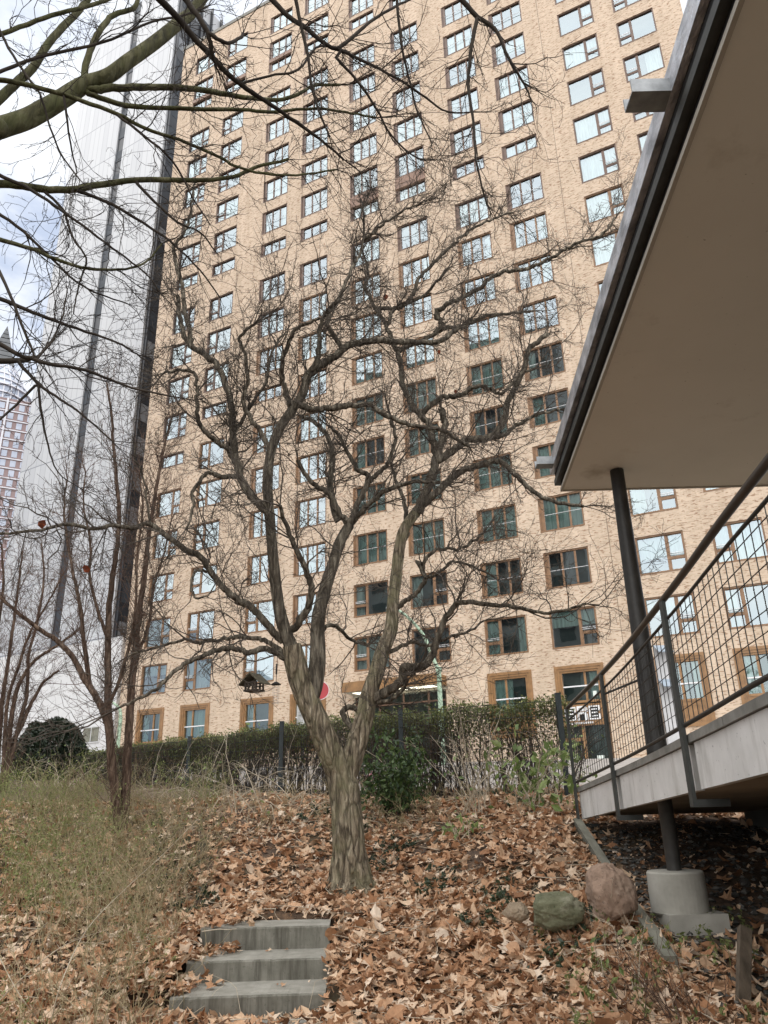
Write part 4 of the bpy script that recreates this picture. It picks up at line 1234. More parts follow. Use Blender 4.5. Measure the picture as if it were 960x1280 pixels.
# the last brown leaves still hanging on
dl = toned('dead_leaf', [(0, (.20,.05,.02)), (1, (.34,.12,.04))], .8)
for k, (px, py) in enumerate(((482,371),(107,711),(53,655),(570,490),(549,440),(438,653))):
    A = np.array(T.px); j = int(np.hypot(A[:, 0] - px, A[:, 1] - py).argmin()); y = T.y[j]
    p = at_y(px, py, y); m = MB(); a = .045 if k < 3 else .028
    V = [p + CX * a * math.cos(t) * R.uniform(.6, 1.1) + CU * a * math.sin(t) * R.uniform(.6, 1.1) + np.array([0, R.uniform(-.02, .02), 0]) for t in np.arange(7) * .9]
    m.poly(V); m.build('dead_leaf', dl, tree)
# pruning scars on the trunk
for px, py, rr_ in ((399, 913, 4.2), (412, 944, 4.4)):
    A = np.array(T.px); j = int(np.hypot(A[:, 0] - px, A[:, 1] - py).argmin()); c = at_y(px, py, T.y[j]); P0 = T.P[j]; r0 = T.r[j]
    d = unit(-c); c = P0 + (c - P0) * .9
    c = c + d * (r0 * .86)
    m = MB(); s1 = unit(np.cross(d, [0, 0, 1])); s2 = np.cross(s1, d); q = rr_ * (P0 @ _f) / FPX
    th = np.linspace(0, 2 * math.pi, 19)[:-1]
    m.tube([c + (s1 * math.cos(t) + s2 * math.sin(t)) * q for t in np.linspace(0, 2 * math.pi, 20)], q * .28, 6, cap=False)
    m.poly([c + d * .004 + (s1 * math.cos(t) + s2 * math.sin(t)) * q for t in th])
    m.build('pruning_scar', noisy('scar_wood', (.14,.12,.085), (.26,.23,.17), 30, .9), tree)

# ------------------------------------------------------------------ overhanging tree, trunk just left of the view
ov = empty('overhanging_tree', (-7.2, 4.6, -1.25), label='olive barked tree whose bare branches hang in from the upper left', cat='tree')
O = Tree(ov, 9)
OB = MT['olive_bark']
P, r = O.trace([(-18,168),(0,160),(37,147),(75,125),(105,106),(135,95),(160,77),(195,52),(225,27),(240,15),(262,-14)], 1, 1, 1.2, 4.6, mat=OB, n=16, radii=[12.5,12.2,12,11.5,11,9,8.5,8,7.5,7,6], build=False)
start = P[0]
lead = catmull(np.array([(-7.2, 4.6, -1.4), (-7.15, 4.6, 1.0), (-6.9, 4.6, 2.8), (-6.1, 4.6, 4.2), (start[0] - .8, 4.6, start[2] - .55)] + [tuple(p) for p in P[::5]]), 7)
rl = np.interp(np.linspace(0, 1, len(lead)), [0, .2, .42, 1], [.24, .19, r[0] * 1.25, r[-1]])
rl = np.concatenate([np.interp(np.linspace(0, 1, 28), [0, .5, 1], [.24, .17, r[0]]), np.interp(np.linspace(0, 1, len(lead) - 28), np.linspace(0, 1, len(r)), r)])
m = MB(); m.tube(lead, rl, 20, wob=ribbed(lead, rl, 20, .03)); m.build('trunk', OB, ov, smooth=True)
def ob(pts, r0, r1, dy=0, y0=None, gn=.35, mat=None, n=8):
    P, r = O.trace(pts, r0, r1, dy, y0, mat=mat or OB, n=n, gnarl=gn, per=4, wob=.08, build=False)
    PP, rr = O.limbs[-1]
    if y0 is not None:            # grows from the trunk outside the frame
        s0 = P[0]; d0 = unit(P[1] - P[0])
        if pts[0][0] < 0:
            zt = min(3.7, max(1.2, s0[2] - 1.3))
            ctl = [(-7.12, 4.6, zt), (-6.0, (4.6 + s0[1]) / 2, zt + (s0[2] - zt) * .35), tuple(s0 - d0 * .7 - np.array([.25, 0, .05])), tuple(s0)]
        else:
            top = max(s0[2] + 2.0, 9.2)
            ctl = [(-7.0, 4.6, 3.6), (-6.4, 4.5, 6.6), ((-6.0 + s0[0]) / 2 - .8, s0[1], top), tuple(s0 - d0 * .8 + np.array([-.2, 0, .5])), tuple(s0)]
        ld = catmull(np.array(ctl), 8)[:-1]
        PP = np.vstack([ld, PP]); rr = np.concatenate([np.linspace(max(.05, r[0] * 1.6), r[0], len(ld)), rr])
    m = MB(); m.tube(PP, rr, n, wob=1 + O.rs.uniform(-.04, .04, (len(PP), n)))
    m.build('limb', mat or OB, ov, smooth=True)
DT = MT['dark_twig']
ob([(105,108),(107,82),(115,57),(127,35),(142,19),(167,10),(174,-6)], 4.6, 2.8, .3)
ob([(108,113),(125,112),(140,110),(175,109),(200,109),(245,111),(275,117),(312,122),(345,125),(372,118),(392,107),(425,106)], 5, 1.6, .8)
ob([(110,117),(140,127),(175,134),(240,136),(300,137),(337,140),(375,137),(405,136),(440,142),(470,147)], 3.4, 1.2, .5)
ob([(-10,98),(25,104),(80,119),(105,127),(145,142),(180,160),(225,175),(275,197),(292,207),(330,217),(370,219),(420,212)], 3.4, 1.2, .8, 4.3)
ob([(-10,47),(35,30),(75,16),(120,5),(142,-4)], 3.2, 2.4, .4, 4.9)
ob([(-10,132),(17,107),(40,85),(62,52),(82,30),(100,12),(114,-6)], 6, 3.6, .6, 5.2)
ob([(-8,93),(45,72),(100,60),(140,49),(190,27),(225,20),(260,8)], 2.4, 1.2, .6, 4.5, mat=DT)
ob([(-10,230),(20,231),(52,236),(92,237),(123,231),(170,225),(207,225),(255,225),(292,221),(320,209),(360,199)], 5.2, 1.8, 1.0, 4.9)
ob([(193,-8),(220,20),(247,52),(270,77),(300,105),(330,125),(362,147),(400,174),(430,200)], 4.6, 1.4, 1.2, 4.2, mat=DT)
ob([(228,-6),(252,27),(261,45),(264,62),(267,76)], 4, 2.4, .2, 4.1, mat=DT)
ob([(261,42),(275,50),(287,54),(300,47),(304,42)], 2.6, 2.0, .1, mat=DT)
ob([(335,-6),(360,20),(385,37),(415,60),(430,55),(442,45),(470,22),(507,2),(520,-6)], 3.6, 1.3, .5, 4.6, mat=DT)
ob([(369,-6),(375,27),(385,70),(390,112),(407,160),(412,172)], 2.4, 1.2, .4, 4.4, mat=DT)
ob([(572,-6),(597,21),(620,37),(632,65),(655,105),(664,125)], 3.4, 1.0, .3, 4.8, mat=DT)
ob([(597,21),(590,57),(585,105),(592,155),(594,190),(599,220),(609,257)], 2.6, 1.1, .2, mat=DT)
ob([(496,-6),(501,50),(512,100),(522,140),(540,180)], 1.9, .9, .3, 4.7, mat=DT)
ob([(418,60),(452,75),(495,97),(532,122),(560,140),(600,140)], 2.2, .8, .3, mat=DT)
ob([(420,72),(445,100),(470,135),(490,170),(520,197),(545,200)], 2.0, .8, .4, mat=DT)
ob([(300,105),(335,95),(372,88),(395,60),(420,59)], 1.6, 1.4, .4, mat=DT)
ob([(-8,297),(40,311),(69,324),(102,334),(130,337),(165,335),(186,324),(202,305)], 3, 1.0, .5, 4.6)
ob([(-10,451),(20,451),(44,447)], 4, 3, .1, 4.4, mat=DT)
ob([(-10,424),(21,442),(42,449),(62,455),(108,463),(146,478),(187,490),(240,500)], 3, .8, .5, 4.3, mat=DT)
ob([(14,372),(27,405),(42,442)], 2, 1.6, 0, 4.5, mat=DT)
ob([(-8,370),(25,384),(58,397),(108,415),(146,428),(167,440),(185,452)], 2.8, .9, .5, 4.6, mat=DT)
ob([(46,449),(67,422),(79,392),(84,362)], 1.7, .8, .2, mat=DT)
ob([(23,452),(48,480),(75,499),(96,513),(125,538),(148,560)], 2.4, .7, .3, mat=DT)
ob([(48,482),(52,515),(60,557),(72,590),(100,610)], 1.7, .6, .2, mat=DT)
ob([(44,482),(21,505),(0,524),(-12,532)], 1.8, 1.4, 0, mat=DT)
ob([(-8,215),(40,238),(77,263),(123,297),(157,322),(185,345),(205,372)], 2.4, .8, .5, 4.5, mat=DT)
ob([(92,237),(140,255),(190,286),(219,307),(250,338),(275,372)], 2.4, .8, .4, mat=DT)
ob([(171,229),(194,253),(223,278),(250,290),(270,315)], 2, .8, .3, mat=DT)
ob([(-8,262),(30,290),(66,324),(95,352),(125,368),(160,380)], 2.2, .8, .5, 4.7, mat=DT)
ob([(52,236),(78,262),(92,298),(108,322),(104,340),(95,372),(92,392)], 1.9, .8, .3, mat=DT)
ob([(-8,20),(10,60),(34,95),(50,118),(60,150),(75,190),(100,225)], 1.8, .9, .2, 4.4, mat=DT)
ob([(80,120),(84,150),(88,180),(96,215)], 1.6, .8, .2, mat=DT)
ob([(145,142),(180,170),(215,200),(240,245),(262,280)], 1.8, .8, .3, mat=DT)
O.twigs(7.5, (.25, .9), 3, DT, jit=(.22, .26, .3), up=(.0, .0, .0), rmax=.0055, rmin=.0016, kids=(4, 2), shrink=.42, skip=1, steps=(6, 4, 3), ang=(.45, 1.0))

# ------------------------------------------------------------------ slim many-stemmed trees at the left
def clump(name, base_px, stems, seed, label, tw_n, tw_len, y0, mat=None):
    b0 = ground_ray(*base_px)
    o = empty(name, (float(b0[0]), float(b0[1]), float(b0[2])), label=label, cat='tree')
    t_ = Tree(o, seed)
    for k, (pts, r0, r1, dy) in enumerate(stems):
        t_.trace(pts, r0, r1, dy, b0[1], mat=mat or MT['red_bark'], n=10, gnarl=.35, name='stem')
    return o, t_
lt, L1 = clump('slim_tree', (149, 1040), [
    ([(149,1046),(145,1000),(140,960),(136,912),(126,882),(113,860),(104,845),(90,820),(70,800),(40,780),(2,748),(-20,730)], 6.5, 1.6, -.5),
    ([(150,1042),(143,985),(138,930),(135,880),(135,840),(135,800),(138,745),(144,700),(149,650),(146,600),(142,560),(140,520),(134,480)], 6, 1.2, .3),
    ([(152,1046),(157,990),(160,930),(163,880),(168,820),(174,765),(181,715),(187,664),(194,620),(203,570),(215,520)], 6.5, 1.2, .4),
    ([(113,862),(109,835),(104,792),(99,750),(92,720),(85,680),(80,640),(84,600)], 3.2, .9, .2),
    ([(166,860),(172,820),(186,780),(193,730),(206,690),(214,650)], 2.6, .8, .4),
    ([(137,880),(152,842),(163,800),(170,755),(171,700),(178,640),(174,590)], 2.4, .8, -.3),
    ([(135,800),(122,762),(112,720),(113,680),(104,630),(107,590)], 2.2, .8, -.2)], 21,
    'slim reddish tree with three bare stems behind the weeds, left of the gnarled tree', 6, (.3, .8), None)
L1.twigs(13, (.3, .95), 3, MT['red_twig'], jit=(.16, .22, .28), up=(.10, .06, .03), rmax=.006, rmin=.0021, kids=(5, 3), shrink=.45, steps=(6, 4, 3), ang=(.35, .9))
lt2, L2 = clump('bush_tree', (2, 990), [
    ([(0,996),(8,950),(14,900),(23,857),(42,827),(71,807),(95,790)], 4.2, 1.2, -.2),
    ([(4,992),(12,938),(27,907),(40,877),(56,852),(74,838)], 4.2, 1.4, .2),
    ([(-6,992),(-2,930),(4,870),(14,800),(22,740),(28,690)], 3.8, 1.0, .3),
    ([(-12,990),(-14,900),(-8,820),(4,740),(2,680)], 3.6, 1.0, -.2),
    ([(6,985),(20,920),(33,870),(36,820),(48,770),(55,720),(52,680)], 3.2, .9, .4),
    ([(2,990),(6,930),(9,880),(24,830),(38,790),(62,750),(80,715)], 3.0, .8, -.4)], 27,
    'dense pale stemmed bush tree at the left edge of the photo', 6, (.3, .8), None, MT['red_bark'])
L2.twigs(15, (.3, .95), 3, MT['red_twig'], jit=(.16, .22, .28), up=(.08, .05, .03), rmax=.006, rmin=.0018, kids=(5, 4), shrink=.5, steps=(6, 4, 3), ang=(.35, .9))

# ------------------------------------------------------------------ hedge with its fence
HZ = 1.38
HL = [at_z(*p, HZ) for p in ((703,875),(600,882),(505,892),(430,900),(358,908),(300,917),(243,925),(180,932),(110,944),(62,952))]
HL = catmull(np.array(HL), 6)
hl_L = np.concatenate([[0], np.cumsum(np.linalg.norm(np.diff(HL, axis=0), axis=1))])
def hpos(s_):
    x = np.interp(s_, hl_L, HL[:, 0]); y = np.interp(s_, hl_L, HL[:, 1]); return x, y
HT = hl_L[-1]
hb = HL[len(HL) // 2]
hed = empty('hedge', (float(hb[0]), float(hb[1]) + .3, float(gz(hb[0], hb[1]))), label='clipped evergreen hedge, thin and twiggy below, along the fence', cat='hedge')
rs = np.random.RandomState(12)
N = 66000
s_ = rs.uniform(0, HT, N)
x, y = hpos(s_)
h = 1 - rs.beta(1.05, 3.2, N)                         # dense at the top
dens = .5 + .5 * np.sin(s_ * 2.1) * np.sin(s_ * .9 + 1)
leftness = sstep(5.5, 8.0, s_)
keep = (h > .70 + .07 * np.sin(s_ * 3.3)) | (rs.rand(N) < np.where(h > .45, .25 + .3 * dens, .06 + .08 * dens) + .6 * leftness)
s_, x, y, h = s_[keep], x[keep], y[keep], h[keep]
dep = rs.uniform(-.08, .62, len(s_))
g0 = gz(x, y)
top = HZ + .03 + .045 * np.sin(s_ * 5.1) + .03 * np.sin(s_ * 13)
z = g0 + (top - g0) * h + rs.normal(size=len(s_)) * .022 + .09 * (rs.rand(len(s_)) ** 14)
Cc = np.stack([x + dep * .45, y + dep * .9, z], 1)
m = MB(); leaves(m, Cc, rs.uniform(.03, .07, len(s_)), np.clip(rs.beta(1.6, 2.2, len(s_)) * .9 + .25 * (h > .93), 0, 1), rs, .42)
m.build('foliage', MT['hedge_leaf'], hed, attr=True)
m = MB()
N = 760
s_ = rs.uniform(0, HT, N); x, y = hpos(s_); dep = rs.uniform(.0, .5, N)
S = np.stack([x + dep * .45, y + dep * .9, gz(x, y) - .03], 1)
D = np.stack([rs.normal(size=N) * .18, rs.normal(size=N) * .12, np.ones(N)], 1)
L = np.minimum(rs.uniform(.85, 1.3, N), HZ - S[:, 2] - .02)
P = march(S, unit(D), L, 8, rs, .13, .12); r = taper(rs.uniform(.006, .015, N), 8, .35); batch_tubes(m, P, r, 5)
S, D, PR = sprout(P, r, 7, rs, .15, 1.0, (.4, 1.2)); L = rs.uniform(.12, .42, len(S)); P = march(S, D, L, 4, rs, .3, .1); P[:, :, 2] = np.minimum(P[:, :, 2], HZ); r = taper(np.maximum(PR * .4, .0025), 4, .4); batch_tubes(m, P, r, 3)
S, D, PR = sprout(P, r, 3, rs, .2, 1.0, (.4, 1.2)); P = march(S, D, rs.uniform(.06, .2, len(S)), 3, rs, .3, .05); P[:, :, 2] = np.minimum(P[:, :, 2], HZ); batch_tubes(m, P, taper(np.full(len(S), .0022), 3, .6), 3)
m.build('stems', MT['hedge_stem'], hed)
fen = empty('wire_fence', (float(hb[0]), float(hb[1]), float(gz(hb[0], hb[1]))), label='dark green wire panel fence with square posts in front of the hedge', cat='fence')
fm = noisy('fence_paint', (.008,.014,.016), (.018,.028,.03), 8, .5)
for px, py in ((700,872),(505,890),(358,906),(243,924),(174,934)):
    p = at_z(px, py, HZ + .03); xx, yy0 = p[0] - .06, p[1] - .14
    m = MB(); zz = float(gz(xx, yy0)); m.box((xx - .035, yy0 - .035, zz - .1), (xx + .035, yy0 + .035, HZ + .06)); m.box((xx - .04, yy0 - .04, HZ + .06), (xx + .04, yy0 + .04, HZ + .075)); m.build('post', fm, fen)
m = MB()
q = np.linspace(0, HT, 60); fx, fy = hpos(q); fx = fx - .06; fy = fy - .13; fz = gz(fx, fy)
for k in range(7):
    t = k / 6; m.tube(np.stack([fx, fy, fz + .06 + (HZ - .02 - fz - .06) * t], 1), .0038, 4, cap=False)
q = np.arange(.03, HT, .055); fx, fy = hpos(q); fx = fx - .06; fy = fy - .125; fz = gz(fx, fy)
batch_tubes(m, np.stack([np.stack([fx, fy, fz + .05], 1), np.stack([fx, fy, fz * 0 + HZ - .02], 1)], 1), np.full((len(q), 2), .0026), 4)
m.build('wire_panel', fm, fen)

# round dark evergreen behind the left end of the hedge
bc = at_y(62, 945, 19.5)
bu = empty('evergreen_bush', (float(bc[0]), 19.5, float(gz(bc[0], 19.5))), label='round dark evergreen bush beyond the left end of the hedge', cat='bush')
N = 22000; d = unit(rs.normal(size=(N, 3))); rr_ = .72 + .28 * rs.rand(N) ** .5
lump = 1 + .04 * np.sin(5 * d[:, 0] + 2) * np.sin(6 * d[:, 2]) + .05 * np.sin(9 * d[:, 0] + 7 * d[:, 2])
Cc = d * (rr_ * lump)[:, None] * np.array([.92, .85, 1.05]) + np.array([bc[0] - .02, 19.6, 1.25])
Cc = Cc[Cc[:, 2] > gz(Cc[:, 0], Cc[:, 1])]
m = MB(); leaves(m, Cc, rs.uniform(.06, .12, len(Cc)), rs.beta(1.5, 2.5, len(Cc)), rs, .5); m.build('foliage', MT['dark_leaf'], bu, attr=True)
m = MB()
for k in range(9):
    t = k * .7; m.tube([(bc[0], 19.6, .9), (bc[0] + .3 * math.cos(t), 19.6 + .3 * math.sin(t), 1.5), (bc[0] + .8 * math.cos(t), 19.6 + .6 * math.sin(t), 1.9 + .2 * math.sin(3 * t))], [.05, .03, .01], 6)
m.build('branches', MT['hedge_stem'], bu)

# ------------------------------------------------------------------ shrubs between lawn and hedge
GRP = {'bramble': 'bramble canes', 'leafy_shrub': 'leafy shrubs', 'dry_plant': 'dead stalks'}
def shrub(name, base_px, n, h, spread, label, leaf=None, leaf_n=0, leaf_s=(.04,.08), seed=1, mat=None, kids=4, lean=(0,0), rad=(.0035,.0085), leaf_top=0.0, arch=-.05, base_r=.12):
    rs = np.random.RandomState(seed)
    b0 = ground_ray(*base_px)
    o = empty(name, (float(b0[0]), float(b0[1]), float(b0[2])), label=label, cat='shrub', group=GRP.get(name))
    S = b0 + np.stack([rs.normal(size=n) * base_r, rs.normal(size=n) * base_r, np.zeros(n) - .03], 1)
    D = unit(np.stack([rs.normal(size=n) * spread + lean[0], rs.normal(size=n) * spread + lean[1], np.ones(n)], 1))
    m = MB(); L = rs.uniform(.55, 1.1, n) * h
    P = march(S, D, L, 10, rs, .09, arch); r = taper(rs.uniform(*rad, n), 10, .3); batch_tubes(m, P, r, 5)
    allP = [P]
    S, D, PR = sprout(P, r, kids, rs, .2, 1, (.35, 1.0)); P2 = march(S, D, rs.uniform(.12, .4, len(S)) * h, 5, rs, .16, arch * .6); r2 = taper(np.maximum(PR * .55, .0018), 5, .5); batch_tubes(m, P2, r2, 3); allP.append(P2)
    m.build('stems', mat or MT['pale_cane'], o)
    if leaf_n:
        Q = np.vstack([p[:, 2:].reshape(-1, 3) for p in allP])
        Q = Q[Q[:, 2] > b0[2] + h * leaf_top]
        Q = Q[rs.randint(0, len(Q), leaf_n)] + rs.normal(size=(leaf_n, 3)) * leaf_s[1] * .5
        m = MB(); leaves(m, Q, rs.uniform(*leaf_s, leaf_n), rs.rand(leaf_n), rs, .5, droop=.5); m.build('leaves', leaf, o, attr=True)
    return o
shrub('laurel_shrub', (498, 1020), 22, 1.05, .30, 'dark glossy green shrub just right of the gnarled trunk', MT['shrub_leaf'], 2300, (.05,.10), 3, MT['hedge_stem'])
shrub('leafy_shrub', (668, 1010), 20, .95, .42, 'leggy shrub with fresh green leaves by the terrace corner', MT['light_leaf'], 210, (.09,.17), 5, arch=-.08)
shrub('leafy_shrub', (706, 990), 9, 1.05, .16, 'upright green leaved shoots in front of the last fence post', MT['light_leaf'], 110, (.06,.12), 8)
shrub('cane_shrub', (590, 1018), 22, 1.35, .24, 'tall thin bare canes before the hedge, left of the leggy shrub', MT['light_leaf'], 26, (.06,.1), 13, arch=-.03)
shrub('bramble', (352, 1012), 44, 1.1, .62, 'tangle of pale arching bare canes below the bird feeder', MT['light_leaf'], 22, (.05,.1), 17, arch=-.14, base_r=.5)
shrub('bramble', (250, 1000), 34, 1.2, .55, 'loose pale arching canes right of the slim reddish tree', MT['light_leaf'], 40, (.05,.09), 19, arch=-.12, base_r=.5)
shrub('bramble', (66, 985), 30, 1.3, .5, 'grey arching canes in front of the round evergreen bush', MT['light_leaf'], 60, (.05,.09), 29, arch=-.12, base_r=.5)
shrub('young_shoot', (318, 980), 5, 1.25, .14, 'few thin upright shoots with drooping green leaves near the bird feeder', MT['light_leaf'], 16, (.10,.16), 31, leaf_top=.7)
shrub('dry_plant', (850, 1290), 26, .62, .35, 'dry reddish brown stalks in the lower right corner', None, 0, seed=37, mat=MT['red_twig'], kids=3, rad=(.002,.004), lean=(-.45, .1), arch=0)
shrub('dry_plant', (790, 1235), 9, .6, .2, 'few pale dead stalks below the concrete footing', MT['light_leaf'], 16, (.04,.07), 41, kids=2, rad=(.0018,.003), arch=-.02)
shrub('green_plant', (578, 1050), 7, .35, .3, 'small bright green seedling in the leaves below the hedge', MT['light_leaf'], 60, (.05,.1), 43)
# pink flowers beyond the fence
for k, (px, py, lab) in enumerate(((468, 986, 'pink flowering plant beyond the fence, close to the trunk'), (502, 983, 'pink flowering plant beyond the fence, right beside the dark post'))):
    c = at_y(px, py, 15.2); c = np.array([c[0], 15.2, float(gz(c[0], 15.2)) + .16])
    o = empty('flowering_plant', (float(c[0]), float(c[1]), float(c[2]) - .16), label=lab, cat='plant', group='pink flowering plants')
    Q = c + rs.normal(size=(160, 3)) * np.array([.18, .12, .07]); m = MB(); leaves(m, Q, rs.uniform(.03, .06, 160), rs.rand(160), rs, .9); m.build('blossom', MT['pink'], o, attr=True)
    Q = c + rs.normal(size=(200, 3)) * np.array([.2, .14, .08]) - [0, 0, .06]; m = MB(); leaves(m, Q, rs.uniform(.03, .06, 200), rs.rand(200), rs, .5); m.build('leaves', MT['shrub_leaf'], o, attr=True)
# ------------------------------------------------------------------ fallen leaves
rs = np.random.RandomState(77)
def leaf_template(kind):
    """lobed outline round a folded midrib: ring of points plus two midrib points"""
    if kind == 0:      # plane / maple leaf
        ang = np.radians([-90, -62, -38, -20, 2, 22, 45, 62, 78, 90, 102, 118, 135, 158, 178, 200, 218, 242])
        rad = np.array([.28, .52, .42, .86, .55, .62, .98, .62, .72, 1.08, .72, .62, .98, .62, .55, .86, .42, .52])
    elif kind == 1:
        ang = np.radians([-90, -50, -20, 10, 40, 70, 90, 110, 140, 170, 200, 230])
        rad = np.array([.5, .62, .6, .66, .75, .85, 1.1, .85, .75, .66, .6, .62])
    else:
        ang = np.radians([-90, -45, 0, 40, 70, 90, 110, 140, 180, 225])
        rad = np.array([.95, .5, .42, .5, .75, 1.0, .75, .5, .42, .5])
    return np.stack([np.cos(ang) * rad, np.sin(ang) * rad, np.zeros(len(ang))], 1)
def scatter_leaves(mb, X, Y, Z, size, rs, tilt=.5):
    kinds = rs.choice(3, len(X), p=[.62, .25, .13])
    for kd in range(3):
        s_ = kinds == kd; n = s_.sum()
        T0 = leaf_template(kd); k = len(T0)
        V = np.repeat(T0[None], n, 0) * rs.uniform(.82, 1.15, (n, k, 1))
        V = np.concatenate([V, np.zeros((n, 1, 3))], 1)
        xx, yy_ = V[..., 0], V[..., 1]
        # curl: midrib fold, cupped lobes, a roll along the length
        f1 = rs.uniform(-.1, .7, (n, 1)); f2 = rs.normal(size=(n, 1)) * .38; f3 = rs.normal(size=(n, 1)) * .3; f4 = rs.uniform(0, 6.28, (n, 1))
        V[..., 2] = f1 * np.abs(xx) + f2 * yy_ ** 2 + f3 * xx * yy_ + .12 * np.sin(4 * np.arctan2(yy_, xx) + f4) * (xx ** 2 + yy_ ** 2)
        V = V * size[s_][:, None, None]
        # orientation
        yaw = rs.uniform(0, 6.28, n); ti = np.abs(rs.normal(size=n)) * tilt; ta = rs.uniform(0, 6.28, n)
        flip = np.where(rs.rand(n) < .45, -1.0, 1.0)
        V[..., 2] *= flip[:, None]
        c, s2 = np.cos(yaw)[:, None], np.sin(yaw)[:, None]
        x2 = V[..., 0] * c - V[..., 1] * s2; y2 = V[..., 0] * s2 + V[..., 1] * c; z2 = V[..., 2]
        ax, ay = np.cos(ta)[:, None], np.sin(ta)[:, None]
        p = x2 * ax + y2 * ay; q = -x2 * ay + y2 * ax
        ct, st = np.cos(ti)[:, None], np.sin(ti)[:, None]
        p2 = p * ct - z2 * st; z3 = p * st + z2 * ct
        W = np.stack([p2 * ax - q * ay + X[s_][:, None], p2 * ay + q * ax + Y[s_][:, None], z3 + Z[s_][:, None]], -1)
        i = np.arange(n)[:, None] * (k + 1); j = np.arange(k)[None, :]
        F = np.stack([i + j, i + (j + 1) % k, i + k + 0 * j, i + k + 0 * j], -1).reshape(-1, 4)
        tone = np.clip(rs.beta(2.1, 1.6, n), 0, 1)
        mb.add(W.reshape(-1, 3), F, 0, np.repeat(tone, k + 1))
def on_steps(x, y): return (x > ST_X0 + .1) & (x < ST_X1 + .01) & (y > 6.17) & (y < 7.55)
def cover_at(x, y, m_):
    z = gz(x, y)
    for y0, y1, zt in ((6.2, 6.68, -1.184), (6.68, 7.13, -1.043), (7.13, 7.58, -.878)):
        z = np.where((x > ST_X0) & (x < ST_X1) & (y >= y0) & (y < y1), zt, z)
    return z
N = 58000
Yl = 4.7 + (13.2 - 4.7) * rs.rand(N) ** 1.35
Xl = rs.uniform(-.62, .60, N) * Yl * 1.04
keep = ~on_steps(Xl, Yl)
und = Xl > np.array([ex(a) if a < 9.43 else 9 for a in Yl]) - .15
keep &= ~(und & (rs.rand(N) < np.where(Yl < 6.1, .55, .92)))
paved = (Xl > -1.55) & (Xl < -.5) & (Yl < 6.18) & (Yl > 5.5); keep &= ~(paved & (rs.rand(N) < .62))
bare = ghash(Xl * 1.3 + 5, Yl * 1.3); keep &= ~((bare > .5) & (rs.rand(N) < .5))
keep &= ~((Xl < -1.9) & (Yl > 6.5) & (rs.rand(N) < .4))
keep &= rs.rand(N) < np.interp(Yl, [4.7, 9, 13.2], [1, .95, .6])
Xl, Yl = Xl[keep], Yl[keep]
sz = np.clip(rs.lognormal(math.log(.045), .42, len(Xl)), .014, .10)
Zl = cover_at(Xl, Yl, 0) + .006 + np.abs(rs.normal(size=len(Xl))) * .02
m = MB(); scatter_leaves(m, Xl, Yl, Zl, sz, rs, .55)
nb = 16000; yb = 4.8 + 7 * rs.rand(nb) ** 1.4; xb = rs.uniform(-.56, .36, nb) * yb; kb_ = ~on_steps(xb, yb); xb, yb = xb[kb_], yb[kb_]
scatter_leaves(m, xb, yb, cover_at(xb, yb, 0) + .004 + rs.rand(len(xb)) * .02, rs.uniform(.006, .018, len(xb)), rs, .5)
nt_ = 420; ta_ = rs.uniform(0, 6.28, nt_); ra_ = .17 + np.abs(rs.normal(size=nt_)) * .16; xt_ = tb[0] + ra_ * np.cos(ta_); yt_ = tb[1] + ra_ * np.sin(ta_)
scatter_leaves(m, xt_, yt_, gz(xt_, yt_) + .02 + np.clip(.09 - .25 * (ra_ - .17), 0, .1) * rs.rand(nt_), rs.uniform(.025, .06, nt_), rs, .7)
# drifts against the step ends and a few leaves on the treads
n = 420; x = rs.uniform(ST_X0 - .1, ST_X0 + .55, n) - rs.rand(n) * .2; y = rs.uniform(6.05, 7.55, n)
k = x < ST_X0 + .12 + .22 * (y - 6.15) + rs.normal(size=n) * .06
scatter_leaves(m, x[k], y[k], cover_at(x[k], y[k], 0) + .01 + rs.rand(k.sum()) * .06, rs.uniform(.03, .06, k.sum()), rs, .6)
n = 60; x = rs.uniform(ST_X0 + .3, ST_X1 - .05, n); y = rs.choice([6.5, 6.6, 6.95, 7.05], n) + rs.normal(size=n) * .02
scatter_leaves(m, x[:7], y[:7], cover_at(x[:7], y[:7], 0) + .012, rs.uniform(.015, .03, 7), rs, .3)
n = 40; x = rs.uniform(-1.5, -.5, n); y = rs.uniform(6.06, 6.17, n); scatter_leaves(m, x, y, gz(x, y) + .02, rs.uniform(.03, .06, n), rs, .8)
tag(m.build('fallen_leaves', MT['leaf_litter'], attr=True), kind='stuff')
# twigs lying among the leaves
n = 900; Y_ = rs.uniform(5.0, 11.5, n); X_ = rs.uniform(-.5, .5, n) * Y_; k = ~on_steps(X_, Y_) & (X_ < 1.9); X_, Y_ = X_[k], Y_[k]; n = len(X_)
S = np.stack([X_, Y_, gz(X_, Y_) + .035], 1); D = unit(np.stack([rs.normal(size=n), rs.normal(size=n), rs.normal(size=n) * .15], 1))
P = march(S, D, rs.uniform(.1, .45, n), 4, rs, .15, 0); P[..., 2] = gz(P[..., 0], P[..., 1]) + .03 + rs.rand(n)[:, None] * .03
m = MB(); batch_tubes(m, P, taper(rs.uniform(.0018, .0045, n), 4, .5), 4); tag(m.build('fallen_twigs', MT['pale_cane']), kind='stuff')

